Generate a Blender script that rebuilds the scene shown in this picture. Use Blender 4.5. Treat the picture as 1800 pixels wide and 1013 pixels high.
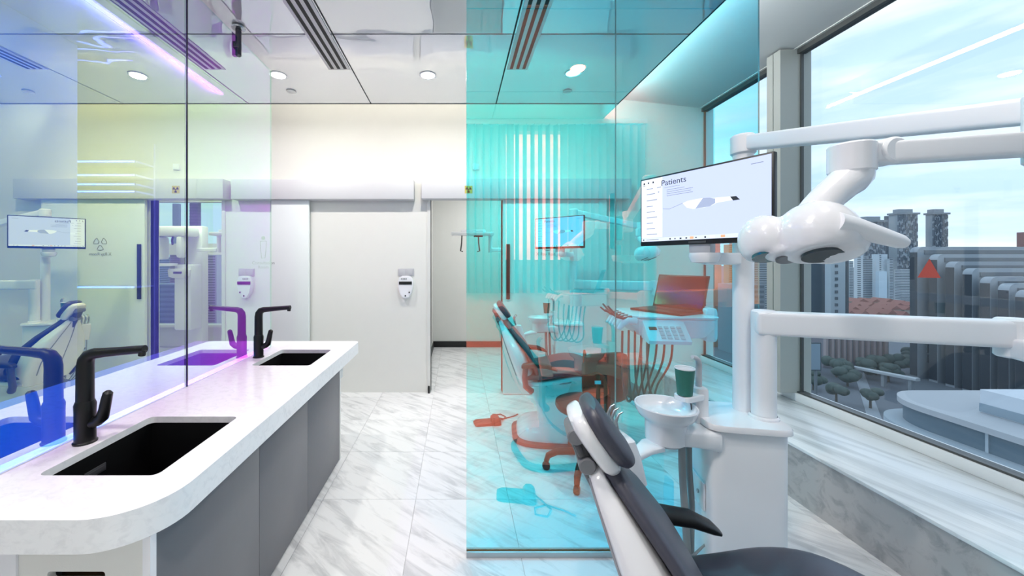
import bpy, bmesh, math, random
from mathutils import Vector, Matrix

sc = bpy.context.scene
for o in list(bpy.data.objects):
    bpy.data.objects.remove(o, do_unlink=True)
COL = sc.collection
R = math.radians
random.seed(7)

# ------------------------------------------------------------------ camera
EYE = 1.55
FPX = 660.0
VX, VY = 803.0, 457.0
cam_d = bpy.data.cameras.new('camera')
cam = bpy.data.objects.new('camera', cam_d)
COL.objects.link(cam)
cam.location = (0, 0, EYE)
cam.rotation_euler = (R(90), 0, 0)
cam_d.sensor_fit = 'HORIZONTAL'
cam_d.sensor_width = 36
cam_d.lens = FPX / 1800 * 36
cam_d.shift_x = (900 - VX) / 1800
cam_d.shift_y = -(506.5 - VY) / 1800
cam_d.clip_start = 0.02
cam_d.clip_end = 5000
sc.camera = cam

# ------------------------------------------------------------------ view + light settings
sc.view_settings.view_transform = 'Standard'
sc.view_settings.look = 'None'
sc.view_settings.gamma = 1
sc.view_settings.exposure = 0.45
sc.view_settings.use_curve_mapping = False
sc.cycles.use_denoising = True
sc.cycles.max_bounces = 10
sc.cycles.diffuse_bounces = 4
sc.cycles.glossy_bounces = 6
sc.cycles.transmission_bounces = 6
sc.cycles.transparent_max_bounces = 24
sc.cycles.sample_clamp_indirect = 6
sc.cycles.caustics_reflective = False
sc.cycles.caustics_refractive = False

# sky: pale blue with soft bands of cloud
w = bpy.data.worlds.new('sky')
sc.world = w
w.use_nodes = True
nt = w.node_tree
nt.nodes.clear()
def wn(t): return nt.nodes.new(t)
tc = wn('ShaderNodeTexCoord'); mp = wn('ShaderNodeMapping'); nz = wn('ShaderNodeTexNoise')
mp.inputs['Scale'].default_value = (1.6, 1.6, 9)
nz.inputs['Scale'].default_value = 1.6; nz.inputs['Detail'].default_value = 5; nz.inputs['Roughness'].default_value = .55
rp = wn('ShaderNodeValToRGB')
rp.color_ramp.elements[0].position = .38; rp.color_ramp.elements[0].color = (.50, .69, .98, 1)
rp.color_ramp.elements[1].position = .62; rp.color_ramp.elements[1].color = (.84, .92, .98, 1)
bg = wn('ShaderNodeBackground'); bg.inputs['Strength'].default_value = 1.12
ow = wn('ShaderNodeOutputWorld')
nt.links.new(tc.outputs['Generated'], mp.inputs['Vector']); nt.links.new(mp.outputs[0], nz.inputs['Vector'])
nt.links.new(nz.outputs['Fac'], rp.inputs[0]); nt.links.new(rp.outputs[0], bg.inputs[0]); nt.links.new(bg.outputs[0], ow.inputs[0])

def area(name, loc, rot, sx, sy, power, color=(1, 1, 1), spread=180):
    d = bpy.data.lights.new(name, 'AREA')
    d.shape = 'RECTANGLE'; d.size = sx; d.size_y = sy; d.energy = power; d.color = color; d.spread = R(spread)
    o = bpy.data.objects.new(name, d); COL.objects.link(o)
    o.location = loc; o.rotation_euler = rot
    return o
ZC = 3.17       # ceiling height
# LED strips hidden in the ceiling coves (back wall, window side) and the linear light of the next room
area('cove_led_back', (-.35, 3.93, 3.30), (R(-150), 0, 0), 4.0, .04, 66, (1, .95, .86))
area('cove_led_window', (1.70, 1.75, 3.24), (0, R(-112), 0), .04, 4.8, 20, (.92, .97, 1))
area('led_line_neighbour', (-2.29, 1.5, 3.150), (0, 0, 0), .03, 4.3, 17, (.95, .95, 1))
area('led_line_wash', (-2.31, 1.5, 3.135), (0, R(100), 0), .03, 4.3, 11, (.95, .95, 1))

# ------------------------------------------------------------------ helpers
def lin(c):
    return c / 12.92 if c <= .04045 else ((c + .055) / 1.055) ** 2.4
def C(h):
    h = h.lstrip('#')
    return tuple(lin(int(h[i:i + 2], 16) / 255) for i in (0, 2, 4))

MATS = {}
def mat(name, col, rough=.5, metal=0, spec=.5, var=.04, vscale=8, bump=0, bscale=200, coat=0, emit=None, estr=1):
    if name in MATS: return MATS[name]
    m = bpy.data.materials.new(name); m.use_nodes = True
    n = m.node_tree; b = n.nodes['Principled BSDF']
    if isinstance(col, str): col = C(col)
    b.inputs['Roughness'].default_value = rough
    b.inputs['Metallic'].default_value = metal
    b.inputs['Specular IOR Level'].default_value = spec
    b.inputs['Coat Weight'].default_value = coat
    tcn = n.nodes.new('ShaderNodeTexCoord')
    ns = n.nodes.new('ShaderNodeTexNoise'); ns.inputs['Scale'].default_value = vscale; ns.inputs['Detail'].default_value = 3
    n.links.new(tcn.outputs['Object'], ns.inputs['Vector'])
    mx = n.nodes.new('ShaderNodeMix'); mx.data_type = 'RGBA'
    mx.inputs['A'].default_value = tuple(c * (1 - var) for c in col) + (1,)
    mx.inputs['B'].default_value = tuple(min(1, c * (1 + var)) for c in col) + (1,)
    n.links.new(ns.outputs['Fac'], mx.inputs['Factor']); n.links.new(mx.outputs['Result'], b.inputs['Base Color'])
    if bump:
        n2 = n.nodes.new('ShaderNodeTexNoise'); n2.inputs['Scale'].default_value = bscale
        n.links.new(tcn.outputs['Object'], n2.inputs['Vector'])
        bp = n.nodes.new('ShaderNodeBump'); bp.inputs['Strength'].default_value = bump; bp.inputs['Distance'].default_value = .002
        n.links.new(n2.outputs['Fac'], bp.inputs['Height']); n.links.new(bp.outputs[0], b.inputs['Normal'])
    if emit is not None:
        if isinstance(emit, str): emit = C(emit)
        b.inputs['Emission Color'].default_value = tuple(emit) + (1,)
        b.inputs['Emission Strength'].default_value = estr
    MATS[name] = m
    return m

def marble(name, base, vein, ang=35, scale=3.2, rough=.22, amount=.55, rnd=True, stretch=.18):
    m = bpy.data.materials.new(name); m.use_nodes = True
    n = m.node_tree; b = n.nodes['Principled BSDF']
    b.inputs['Roughness'].default_value = rough
    tcn = n.nodes.new('ShaderNodeTexCoord'); add = n.nodes.new('ShaderNodeVectorMath'); add.operation = 'ADD'
    if rnd:
        oi = n.nodes.new('ShaderNodeObjectInfo'); ml = n.nodes.new('ShaderNodeMath'); ml.operation = 'MULTIPLY'; ml.inputs[1].default_value = 40
        n.links.new(oi.outputs['Random'], ml.inputs[0]); n.links.new(ml.outputs[0], add.inputs[1])
    n.links.new(tcn.outputs['Object'], add.inputs[0])
    mpn = n.nodes.new('ShaderNodeMapping'); mpn.inputs['Rotation'].default_value = (0, 0, R(ang)); mpn.inputs['Scale'].default_value = (stretch, 1, 1)
    n.links.new(add.outputs[0], mpn.inputs['Vector'])
    # rotate first, then stretch
    mp2 = n.nodes.new('ShaderNodeMapping'); mp2.inputs['Rotation'].default_value = (0, 0, R(ang))
    n.links.new(add.outputs[0], mp2.inputs['Vector'])
    mpn.inputs['Rotation'].default_value = (0, 0, 0); n.links.new(mp2.outputs[0], mpn.inputs['Vector'])
    n1 = n.nodes.new('ShaderNodeTexNoise'); n1.inputs['Scale'].default_value = scale * 4; n1.inputs['Detail'].default_value = 7
    n1.inputs['Roughness'].default_value = .62; n1.inputs['Distortion'].default_value = .7
    n.links.new(mpn.outputs[0], n1.inputs['Vector'])
    r1 = n.nodes.new('ShaderNodeValToRGB')
    e = r1.color_ramp.elements; e[0].position = .36; e[0].color = (1, 1, 1, 1); e[1].position = .52; e[1].color = (0, 0, 0, 1)
    n.links.new(n1.outputs['Fac'], r1.inputs[0])
    n2 = n.nodes.new('ShaderNodeTexNoise'); n2.inputs['Scale'].default_value = scale * .9; n2.inputs['Detail'].default_value = 4
    n.links.new(add.outputs[0], n2.inputs['Vector'])
    mu = n.nodes.new('ShaderNodeMath'); mu.operation = 'MULTIPLY'
    n.links.new(r1.outputs[0], mu.inputs[0]); n.links.new(n2.outputs['Fac'], mu.inputs[1])
    mu2 = n.nodes.new('ShaderNodeMath'); mu2.operation = 'MULTIPLY'; mu2.inputs[1].default_value = amount * 2; mu2.use_clamp = True
    n.links.new(mu.outputs[0], mu2.inputs[0])
    mx = n.nodes.new('ShaderNodeMix'); mx.data_type = 'RGBA'
    mx.inputs['A'].default_value = tuple(base) + (1,); mx.inputs['B'].default_value = tuple(vein) + (1,)
    n.links.new(mu2.outputs[0], mx.inputs['Factor']); n.links.new(mx.outputs['Result'], b.inputs['Base Color'])
    return m

def film(name, tstops, rstops):
    """coated (dichroic) glass face: what it does not reflect it lets through; both shift with the angle of incidence"""
    m = bpy.data.materials.new(name); m.use_nodes = True
    n = m.node_tree; n.nodes.clear()
    lw = n.nodes.new('ShaderNodeLayerWeight'); lw.inputs['Blend'].default_value = .5
    def ramp(st):
        r = n.nodes.new('ShaderNodeValToRGB'); e = r.color_ramp.elements
        while len(e) < len(st): e.new(.5)
        for k, (p, c) in enumerate(st):
            e[k].position = p; e[k].color = tuple(c) + (1,)
        n.links.new(lw.outputs['Facing'], r.inputs[0]); return r
    t = n.nodes.new('ShaderNodeBsdfTransparent'); g = n.nodes.new('ShaderNodeBsdfGlossy'); g.inputs['Roughness'].default_value = 0
    n.links.new(ramp(tstops).outputs[0], t.inputs[0]); n.links.new(ramp(rstops).outputs[0], g.inputs[0])
    a = n.nodes.new('ShaderNodeAddShader'); o = n.nodes.new('ShaderNodeOutputMaterial')
    n.links.new(t.outputs[0], a.inputs[0]); n.links.new(g.outputs[0], a.inputs[1]); n.links.new(a.outputs[0], o.inputs[0])
    return m

def clear_glass(name, tint, refl=1.0, ior=1.5):
    m = bpy.data.materials.new(name); m.use_nodes = True
    n = m.node_tree; n.nodes.clear()
    t = n.nodes.new('ShaderNodeBsdfTransparent'); t.inputs[0].default_value = tuple(tint) + (1,)
    g = n.nodes.new('ShaderNodeBsdfGlossy'); g.inputs['Roughness'].default_value = 0
    f = n.nodes.new('ShaderNodeLayerWeight'); f.inputs['Blend'].default_value = .5
    pw = n.nodes.new('ShaderNodeMath'); pw.operation = 'POWER'; pw.inputs[1].default_value = 5
    n.links.new(f.outputs['Facing'], pw.inputs[0])
    ml = n.nodes.new('ShaderNodeMath'); ml.operation = 'MULTIPLY_ADD'; ml.inputs[1].default_value = .92 * refl; ml.inputs[2].default_value = .05 * refl; ml.use_clamp = True
    n.links.new(pw.outputs[0], ml.inputs[0])
    mx = n.nodes.new('ShaderNodeMixShader'); o = n.nodes.new('ShaderNodeOutputMaterial')
    n.links.new(ml.outputs[0], mx.inputs[0])
    n.links.new(t.outputs[0], mx.inputs[1]); n.links.new(g.outputs[0], mx.inputs[2]); n.links.new(mx.outputs[0], o.inputs[0])
    return m

def frame_of(d):
    d = Vector(d).normalized()
    a = Vector((0, 0, 1)) if abs(d.z) < .95 else Vector((1, 0, 0))
    u = d.cross(a).normalized(); v = u.cross(d).normalized()
    return u, v

class MB:
    """collects shapes, then links them as one mesh object"""
    def __init__(s): s.bm = bmesh.new(); s.mi = 0
    def _v(s, pts): return [s.bm.verts.new(p) for p in pts]
    def _f(s, vs):
        try:
            f = s.bm.faces.new(vs); f.material_index = s.mi; return f
        except ValueError: return None
    def box(s, x0, x1, y0, y1, z0, z1, bev=0, seg=2, M=None):
        t = bmesh.new()
        bmesh.ops.create_cube(t, size=1)
        for v in t.verts:
            v.co = Vector((x0 + (v.co.x + .5) * (x1 - x0), y0 + (v.co.y + .5) * (y1 - y0), z0 + (v.co.z + .5) * (z1 - z0)))
        if bev: bmesh.ops.bevel(t, geom=t.edges[:], offset=bev, segments=seg, affect='EDGES', profile=.5)
        s._merge(t, M); return s
    def _merge(s, t, M=None):
        if M is not None: bmesh.ops.transform(t, matrix=M, verts=t.verts[:])
        mp = {v: s.bm.verts.new(v.co) for v in t.verts}
        for f in t.faces: s._f([mp[v] for v in f.verts])
        t.free()
    def cyl(s, p0, p1, r0, r1=None, n=24, cap=True, chamfer=0):
        r1 = r0 if r1 is None else r1
        p0, p1 = Vector(p0), Vector(p1); u, v = frame_of(p1 - p0)
        d = (p1 - p0).normalized()
        rings = [(p0, r0), (p1, r1)]
        if chamfer:
            rings = [(p0, r0 - chamfer), (p0 + d * chamfer, r0), (p1 - d * chamfer, r1), (p1, r1 - chamfer)]
        L = [s._v([p + (u * math.cos(a) + v * math.sin(a)) * r for a in [2 * math.pi * k / n for k in range(n)]]) for p, r in rings]
        s._skin(L, cap); return s
    def _skin(s, L, cap=True, closed=True):
        n = len(L[0])
        for a, b in zip(L, L[1:]):
            for k in range(n if closed else n - 1): s._f([a[k], a[(k + 1) % n], b[(k + 1) % n], b[k]])
        if cap: s._f(L[0][::-1]); s._f(L[-1])
    def tube(s, pts, r, n=10, cap=True):
        pts = [Vector(p) for p in pts]
        rs = r if isinstance(r, (list, tuple)) else [r] * len(pts)
        L = []; u = None
        for i, p in enumerate(pts):
            d = (pts[min(i + 1, len(pts) - 1)] - pts[max(i - 1, 0)]).normalized()
            if u is None: u, v = frame_of(d)
            else:
                u = (u - d * u.dot(d)).normalized(); v = u.cross(d).normalized()
            v = d.cross(u).normalized()
            L.append(s._v([p + (u * math.cos(a) + v * math.sin(a)) * rs[i] for a in [2 * math.pi * k / n for k in range(n)]]))
        s._skin(L, cap); return s
    def lathe(s, prof, c=(0, 0, 0), n=32, axis=None):
        c = Vector(c); L = []
        ends = prof[0][0] < 1e-6 or prof[-1][0] < 1e-6
        if not ends: prof = list(prof) + [prof[0]]
        for r, z in prof:
            L.append(s._v([c + Vector((r * math.cos(a), r * math.sin(a), z)) for a in [2 * math.pi * k / n for k in range(n)]]))
        s._skin(L, False); return s
    def sphere(s, c, r, seg=20, rings=12, M=None, clip=None):
        t = bmesh.new(); bmesh.ops.create_uvsphere(t, u_segments=seg, v_segments=rings, radius=1)
        r = (r, r, r) if not isinstance(r, (tuple, list)) else r
        for v in t.verts: v.co = Vector((v.co.x * r[0] + c[0], v.co.y * r[1] + c[1], v.co.z * r[2] + c[2]))
        if clip:
            n_ = Vector(clip[0]).normalized(); q = Vector(c) + n_ * clip[1]
            for v in t.verts:
                d_ = (v.co - q).dot(n_)
                if d_ > 0: v.co -= n_ * d_
        s._merge(t, M); return s
    def loft(s, secs, n=28, cap=True, e=2.6):
        """secs: (centre, axis u, axis v, half u, half v)"""
        L = []
        for c, u, v, a, b in secs:
            c, u, v = Vector(c), Vector(u).normalized(), Vector(v).normalized()
            ring = []
            for k in range(n):
                t = 2 * math.pi * k / n; ct, st = math.cos(t), math.sin(t)
                ring.append(c + u * (a * math.copysign(abs(ct) ** (2 / e), ct)) + v * (b * math.copysign(abs(st) ** (2 / e), st)))
            L.append(s._v(ring))
        s._skin(L, cap); return s
    def prism(s, pts, d, M=None):
        """closed outline pts (3-D, planar) extruded by vector d"""
        t = bmesh.new(); d = Vector(d)
        a = [t.verts.new(p) for p in pts]; b = [t.verts.new(Vector(p) + d) for p in pts]
        n = len(pts)
        t.faces.new(a[::-1]); t.faces.new(b)
        for k in range(n): t.faces.new([a[k], a[(k + 1) % n], b[(k + 1) % n], b[k]])
        s._merge(t, M); return s
    def quad(s, *p): s._f(s._v(p)); return s
    def build(s, name, m, parent=None, org=None, M=None, sharp=38, sub=0, kind=None):
        bm = s.bm
        if M is not None: bmesh.ops.transform(bm, matrix=M, verts=bm.verts[:])
        if org is not None: bmesh.ops.translate(bm, vec=-Vector(org), verts=bm.verts[:])
        bmesh.ops.recalc_face_normals(bm, faces=bm.faces[:])
        for f in bm.faces: f.smooth = True
        lim = R(sharp)
        for e in bm.edges:
            if len(e.link_faces) != 2 or e.calc_face_angle(0) > lim: e.smooth = False
        me = bpy.data.meshes.new(name); bm.to_mesh(me); bm.free()
        for k in (m if isinstance(m, (list, tuple)) else [m]): me.materials.append(k)
        o = bpy.data.objects.new(name, me); COL.objects.link(o)
        if parent is not None: o.parent = parent
        if sub:
            md = o.modifiers.new('smooth', 'SUBSURF'); md.levels = sub; md.render_levels = sub
        if kind: o['kind'] = kind
        return o

def cr(P, n=6):
    """smooth curve through the points"""
    P = [Vector(p) for p in P]; Q = [P[0] * 2 - P[1]] + P + [P[-1] * 2 - P[-2]]; out = []
    for i in range(1, len(Q) - 2):
        a, b, c, d = Q[i - 1:i + 3]
        for k in range(n):
            t = k / n; out.append(.5 * ((2 * b) + (c - a) * t + (2 * a - 5 * b + 4 * c - d) * t * t + (3 * b - a - 3 * c + d) * t ** 3))
    return out + [P[-1]]

def tag(o, label=None, cat=None, group=None, kind=None):
    if label: o['label'] = label
    if cat: o['category'] = cat
    if group: o['group'] = group
    if kind: o['kind'] = kind
    return o
def thing(name, loc, label, cat, group=None, rz=0):
    o = bpy.data.objects.new(name, None); COL.objects.link(o); o.location = loc; o.rotation_euler = (0, 0, rz)
    o.empty_display_size = .1
    return tag(o, label, cat, group)
def copy_tree(o, parent=None):
    c = o.copy(); COL.objects.link(c); c.parent = parent
    for ch in o.children: copy_tree(ch, c)
    return c
def struct(mb, name, m, parent=None, **k):
    o = mb.build(name, m, parent, **k)
    if parent is None: o['kind'] = 'structure'
    return o
def boxo(name, m, x0, x1, y0, y1, z0, z1, parent=None, bev=0, org=None, M=None, seg=2):
    return MB().box(x0, x1, y0, y1, z0, z1, bev, seg).build(name, m, parent, org=org, M=M)
def text_mesh(name, body, size, m, M, parent=None, extrude=.0004):
    cu = bpy.data.curves.new(name, 'FONT'); cu.body = body; cu.size = size; cu.extrude = extrude; cu.align_x = 'CENTER'; cu.align_y = 'CENTER'; cu.resolution_u = 3
    t = bpy.data.objects.new(name + '_tmp', cu); COL.objects.link(t)
    bpy.context.view_layer.update()
    me = bpy.data.meshes.new_from_object(t.evaluated_get(bpy.context.evaluated_depsgraph_get()))
    bpy.data.objects.remove(t); bpy.data.curves.remove(cu)
    me.transform(M); me.materials.clear(); me.materials.append(m); me.name = name
    o = bpy.data.objects.new(name, me); COL.objects.link(o)
    if parent is not None: o.parent = parent
    return o
def PX(px, py, Y):
    return Vector(((px - VX) * Y / FPX, Y, EYE - (py - VY) * Y / FPX))

# ------------------------------------------------------------------ materials
M_wall = mat('white_paint', '#e6e5e0', .6, var=.015, bump=.15, bscale=300)
M_wallg = mat('pale_grey_paint', '#dcdcd8', .6, var=.02)
M_white = mat('white_plastic', '#eeeef2', .28, var=.01)
M_white2 = mat('white_enamel', '#e9e8ec', .18, var=.01, coat=.3)
M_lgrey = mat('light_grey_plastic', '#bdbdc2', .35)
M_mgrey = mat('mid_grey_plastic', '#77777c', .4)
M_dgrey = mat('dark_grey_plastic', '#46464a', .4)
M_black = mat('black_plastic', '#121214', .4)
M_blackm = mat('matte_black_metal', '#0e0e10', .38, spec=.35)
M_leather = mat('slate_leather', '#3e3e4b', .38, var=.06, vscale=40, bump=.12, bscale=500)
M_steel = mat('brushed_steel', '#b9bcc0', .25, metal=1)
M_chrome = mat('dark_chrome', '#55555a', .18, metal=1)
M_edge = mat('glass_edge', '#8fa3a3', .2)
M_alu = mat('aluminium', '#b4b8bb', .35, metal=.6)
M_door = mat('grey_laminate', '#6d6d72', .42, var=.03, vscale=30)
M_line = mat('black_joint', '#0b0b0c', .6)
M_grout = mat('pale_grout', '#d2d2d2', .7)
M_floor = marble('floor_marble', C('#f1f1f2'), C('#97999d'), ang=38, scale=3.4, rough=.2, amount=.42)
M_ledge = marble('ledge_marble', C('#eaf0f2'), C('#a2abae'), ang=72, scale=2.2, rough=.25, amount=.55, rnd=False, stretch=.12)
M_ledgeface = marble('ledge_face_marble', C('#b9b9b8'), C('#85878a'), ang=30, scale=3.0, rough=.35, amount=.5, rnd=False, stretch=.5)
M_quartz = marble('white_quartz', C('#f8f8f9'), C('#b9bbbf'), ang=20, scale=9, rough=.16, amount=.16, rnd=False, stretch=.7)
M_lamp = mat('lamp_diffuser', '#ffffff', .4, emit=(1, .97, .92), estr=9)
M_led = mat('led_white', '#ffffff', .4, emit=(.95, .97, 1), estr=2.4)

# glossy stretched ceiling
M_ceil = bpy.data.materials.new('glossy_ceiling'); M_ceil.use_nodes = True
def _ceil():
    n = M_ceil.node_tree; n.nodes.clear()
    tcn = n.nodes.new('ShaderNodeTexCoord'); ns = n.nodes.new('ShaderNodeTexNoise'); ns.inputs['Scale'].default_value = 1.7; ns.inputs['Detail'].default_value = 2
    ge = n.nodes.new('ShaderNodeNewGeometry')
    n.links.new(ge.outputs['Position'], ns.inputs['Vector'])
    bp = n.nodes.new('ShaderNodeBump'); bp.inputs['Strength'].default_value = .22; bp.inputs['Distance'].default_value = .055
    n.links.new(ns.outputs['Fac'], bp.inputs['Height'])
    d = n.nodes.new('ShaderNodeBsdfDiffuse'); d.inputs[0].default_value = (.72, .73, .74, 1)
    g = n.nodes.new('ShaderNodeBsdfGlossy'); g.inputs[0].default_value = (.9, .91, .92, 1); g.inputs['Roughness'].default_value = .015
    n.links.new(bp.outputs[0], g.inputs['Normal'])
    mx = n.nodes.new('ShaderNodeMixShader'); mx.inputs[0].default_value = .52
    o = n.nodes.new('ShaderNodeOutputMaterial')
    n.links.new(d.outputs[0], mx.inputs[1]); n.links.new(g.outputs[0], mx.inputs[2]); n.links.new(mx.outputs[0], o.inputs[0])
_ceil()

# coated glass
F_cyan = film('cyan_red_film',
    [(0, (.10, .84, .84)), (.12, (.10, .84, .90)), (.165, (.10, .84, .92)), (.20, (.18, .84, 1)), (.30, (.14, .74, 1))],
    [(0, (.68, .15, .10)), (.165, (.72, .16, .08)), (.20, (.34, .10, .0)), (.30, (.20, .08, .0))])
F_blue = film('blue_violet_film',
    [(.24, (.0, .14, .80)), (.36, (.10, .16, .78)), (.48, (.34, .06, .62)), (.58, (.46, .04, .52))],
    [(.24, (.66, .70, .38)), (.36, (.66, .74, .42)), (.48, (.52, .80, .48)), (.58, (.50, .86, .58))])
G_clear = clear_glass('clear_side', (.97, .98, .98), refl=0)
G_win = clear_glass('window_glass', (.93, .955, .965), refl=1.0)

# ================================================================== SETTING
XG = -1.524       # plane of the glass wall along the counter
YA = 1.96         # plane of the tinted screen
YB = 4.39         # back wall
XW = 2.88         # window plane

floor = struct(MB().box(-4.7, 3.0, -.75, 6.8, -.12, -.006), 'floor', M_floor)
tile_mesh = None
for ix in range(-2, 5):
    for iy in range(-5, 7):
        x = -.265 + .6 * ix; y = 2.43 + .6 * iy
        if tile_mesh is None:
            t = MB().box(.0012, .5988, .0012, .5988, -.006, 0, .0008, 1).build('floor_tile', M_floor, floor)
            tile_mesh = t.data
        else:
            t = bpy.data.objects.new('floor_tile', tile_mesh); COL.objects.link(t); t.parent = floor
        t.location = (x, y, 0)

# back wall with the doorway
b = MB()
b.box(-4.7, -.306, YB, YB + .12, 0, 3.8).box(.532, 3.0, YB, YB + .12, 0, 3.8).box(-.306, .532, YB, YB + .12, 2.27, 3.8)
struct(b, 'wall_back', M_wall)
struct(MB().box(-.345, -.306, YB - .012, YB + .13, 0, 2.30).box(.532, .560, YB - .006, YB + .13, 0, 2.30).box(-.306, .532, YB - .012, YB + .13, 2.262, 2.30), 'trim_1', M_wallg)
# sliding door track boxes
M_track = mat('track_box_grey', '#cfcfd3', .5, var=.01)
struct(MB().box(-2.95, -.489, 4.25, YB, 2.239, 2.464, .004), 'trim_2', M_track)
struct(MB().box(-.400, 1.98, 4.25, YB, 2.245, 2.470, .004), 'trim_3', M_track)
# sliding doors
d1 = struct(MB().box(-2.80, -1.70, 4.31, 4.35, .006, 2.238, .004), 'door_1', mat('door_laminate', '#e4e9e9', .4, var=.01))
d2 = struct(MB().box(.532, 1.72, 4.305, 4.345, .006, 2.244, .004), 'door_2', MATS['door_laminate'])
boxo('door_handle', M_black, .566, .606, 4.285, 4.303, 1.10, 1.73, d2, .003)
# pictograms on the doors
MG = mat('grey_vinyl', '#8e9496', .6)
def trefoil(mb, c, r, axis_y=True, outline=None, th=.0015):
    """three blades and a hub in the X-Z plane, facing -Y"""
    for k in range(3):
        a0 = R(90 + 120 * k + 60 - 30); a1 = a0 + R(60)
        pts = []
        for j in range(7):
            a = a0 + (a1 - a0) * j / 6; pts.append((c[0] + r * math.cos(a), c[1], c[2] + r * math.sin(a)))
        for j in range(7):
            a = a1 + (a0 - a1) * j / 6; pts.append((c[0] + r * .3 * math.cos(a), c[1], c[2] + r * .3 * math.sin(a)))
        if outline:
            P = pts + [pts[0]]
            mb.tube(P, outline, 5)
        else: mb.prism(pts, (0, -th, 0))
    if not outline: mb.cyl((c[0], c[1], c[2]), (c[0], c[1] - th, c[2]), r * .2, n=12)
b = MB(); trefoil(b, (1.04, 4.3035, 1.735), .075, outline=.0035); b.build('radiation_pictogram', MG, d2)
text_mesh('door_lettering', 'X Ray Room', .05, MG, Matrix.Translation((1.04, 4.3035, 1.615)) @ Matrix.Rotation(R(90), 4, 'X'), d2)
b = MB().cyl((-2.22, 4.309, 1.80), (-2.22, 4.306, 1.80), .022, n=16)
b.tube([(-2.255, 4.308, 1.765), (-2.185, 4.308, 1.765), (-2.19, 4.308, 1.66), (-2.20, 4.308, 1.57), (-2.24, 4.308, 1.57), (-2.25, 4.308, 1.66), (-2.255, 4.308, 1.765)], .004, 5)
b.build('person_pictogram', MG, d1)
text_mesh('door_lettering', 'Consultation\nRoom', .05, MG, Matrix.Translation((-2.22, 4.3085, 1.49)) @ Matrix.Rotation(R(90), 4, 'X'), d1)

# next room behind the glass wall, and the walls out of view
struct(MB().box(-4.82, -4.7, -.75, YB + .12, 0, 3.8), 'wall_left', M_wall)
struct(MB().box(-2.92, -2.86, -.75, 2.83, 0, ZC - .002), 'wall_inner', mat('mid_grey_paint', '#8b9091', .6, var=.02))
b = MB()
b.box(-4.7, .55, -.57, -.45, 0, 3.8).box(1.35, 3.0, -.57, -.45, 0, 3.8).box(.55, 1.35, -.57, -.45, 0, 1.55).box(.55, 1.35, -.57, -.45, 3.05, 3.8)
struct(b, 'wall_front', M_wallg)
struct(MB().box(-4.82, 3.0, -.87, YB + .12, 3.8, 3.9), 'ceiling_void', M_wallg)

# X-ray room beyond the doorway
struct(MB().box(-.54, -.42, YB + .12, 6.69, 0, 2.9), 'wall_room_left', M_wallg)
struct(MB().box(2.9, 3.0, YB + .12, 6.69, 0, 2.9), 'wall_room_right', M_wallg)
b = MB()
b.box(-.54, 1.10, 6.69, 6.8, 0, 2.9).box(2.62, 3.0, 6.69, 6.8, 0, 2.9).box(1.10, 2.62, 6.69, 6.8, 0, .40).box(1.10, 2.62, 6.69, 6.8, 2.58, 2.9)
struct(b, 'wall_room_back', M_wallg)
struct(MB().box(-.54, 3.0, YB + .12, 6.8, 2.9, 3.0), 'ceiling_room', M_wallg)
struct(MB().box(-.42, 1.1, 6.675, 6.69, 0, .10).box(-.42, -.405, YB + .12, 6.675, 0, .10), 'baseboard_room', M_black)
w3 = struct(MB().box(1.10, 2.62, 6.68, 6.80, 1.64, 1.84).box(1.10, 1.15, 6.70, 6.79, .40, 2.58).box(2.57, 2.62, 6.70, 6.79, .40, 2.58), 'window_3', M_wallg)
boxo('pane', G_win, 1.15, 2.57, 6.744, 6.750, .40, 1.64, w3); boxo('pane', G_win, 1.15, 2.57, 6.744, 6.750, 1.84, 2.58, w3)
boxo('window_sill', M_wall, 1.10, 2.62, 6.62, 6.70, .36, .40, w3)
area('xray_room_fill', (.9, 5.5, 2.88), (0, 0, 0), .9, .9, 24)  # unseen ceiling lamp added to brighten the X-ray room

# window side: ledge, upstand, column, head
wr = struct(MB().box(2.18, 3.0, -.75, YB, 0, .345), 'wall_right', M_ledgeface)
struct(MB().box(2.165, 2.90, -.75, YB, .345, .365, .003), 'trim_4', M_ledge)
struct(MB().box(2.84, 2.98, -.75, YB, .365, .432, .004), 'trim_5', mat('sill_white', '#eef3f4', .4, var=.01))
struct(MB().box(2.72, 2.98, 3.157, 3.225, .432, 3.32).box(2.72, 2.98, 3.232, 3.295, .432, 3.32).box(2.75, 2.98, 3.22, 3.24, .432, 3.32), 'trim_6', mat('column_cladding', '#aeb1ab', .5, var=.01))
struct(MB().box(2.84, 2.98, -.75, YB, 3.32, 3.8), 'wall_head', M_wallg)
struct(MB().prism([(1.60, -.75, 3.46), (2.86, -.75, 3.325), (2.86, -.75, 3.36), (1.60, -.75, 3.50)], (0, YB + .75, 0)), 'ceiling_cove', mat('cove_paint', '#c6cac9', .6, var=.01))
struct(MB().box(1.56, 1.60, -.75, 3.89, 3.24, 3.50), 'trim_7', M_wallg)
M_frame = mat('dark_window_frame', '#4c4f4e', .4)
def window(name, y0, y1):
    wo = struct(MB().box(2.86, 2.93, y0, y1, 3.28, 3.32).box(2.86, 2.93, y0, y1, .432, .445).box(2.885, 2.905, y0, y0 + .012, .445, 3.28).box(2.885, 2.905, y1 - .012, y1, .445, 3.28), name, M_frame)
    boxo('pane', G_win, 2.893, 2.899, y0 + .012, y1 - .012, .445, 3.28, wo)
window('window_1', 3.297, YB)
window('window_2', -.75, 3.155)

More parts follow.
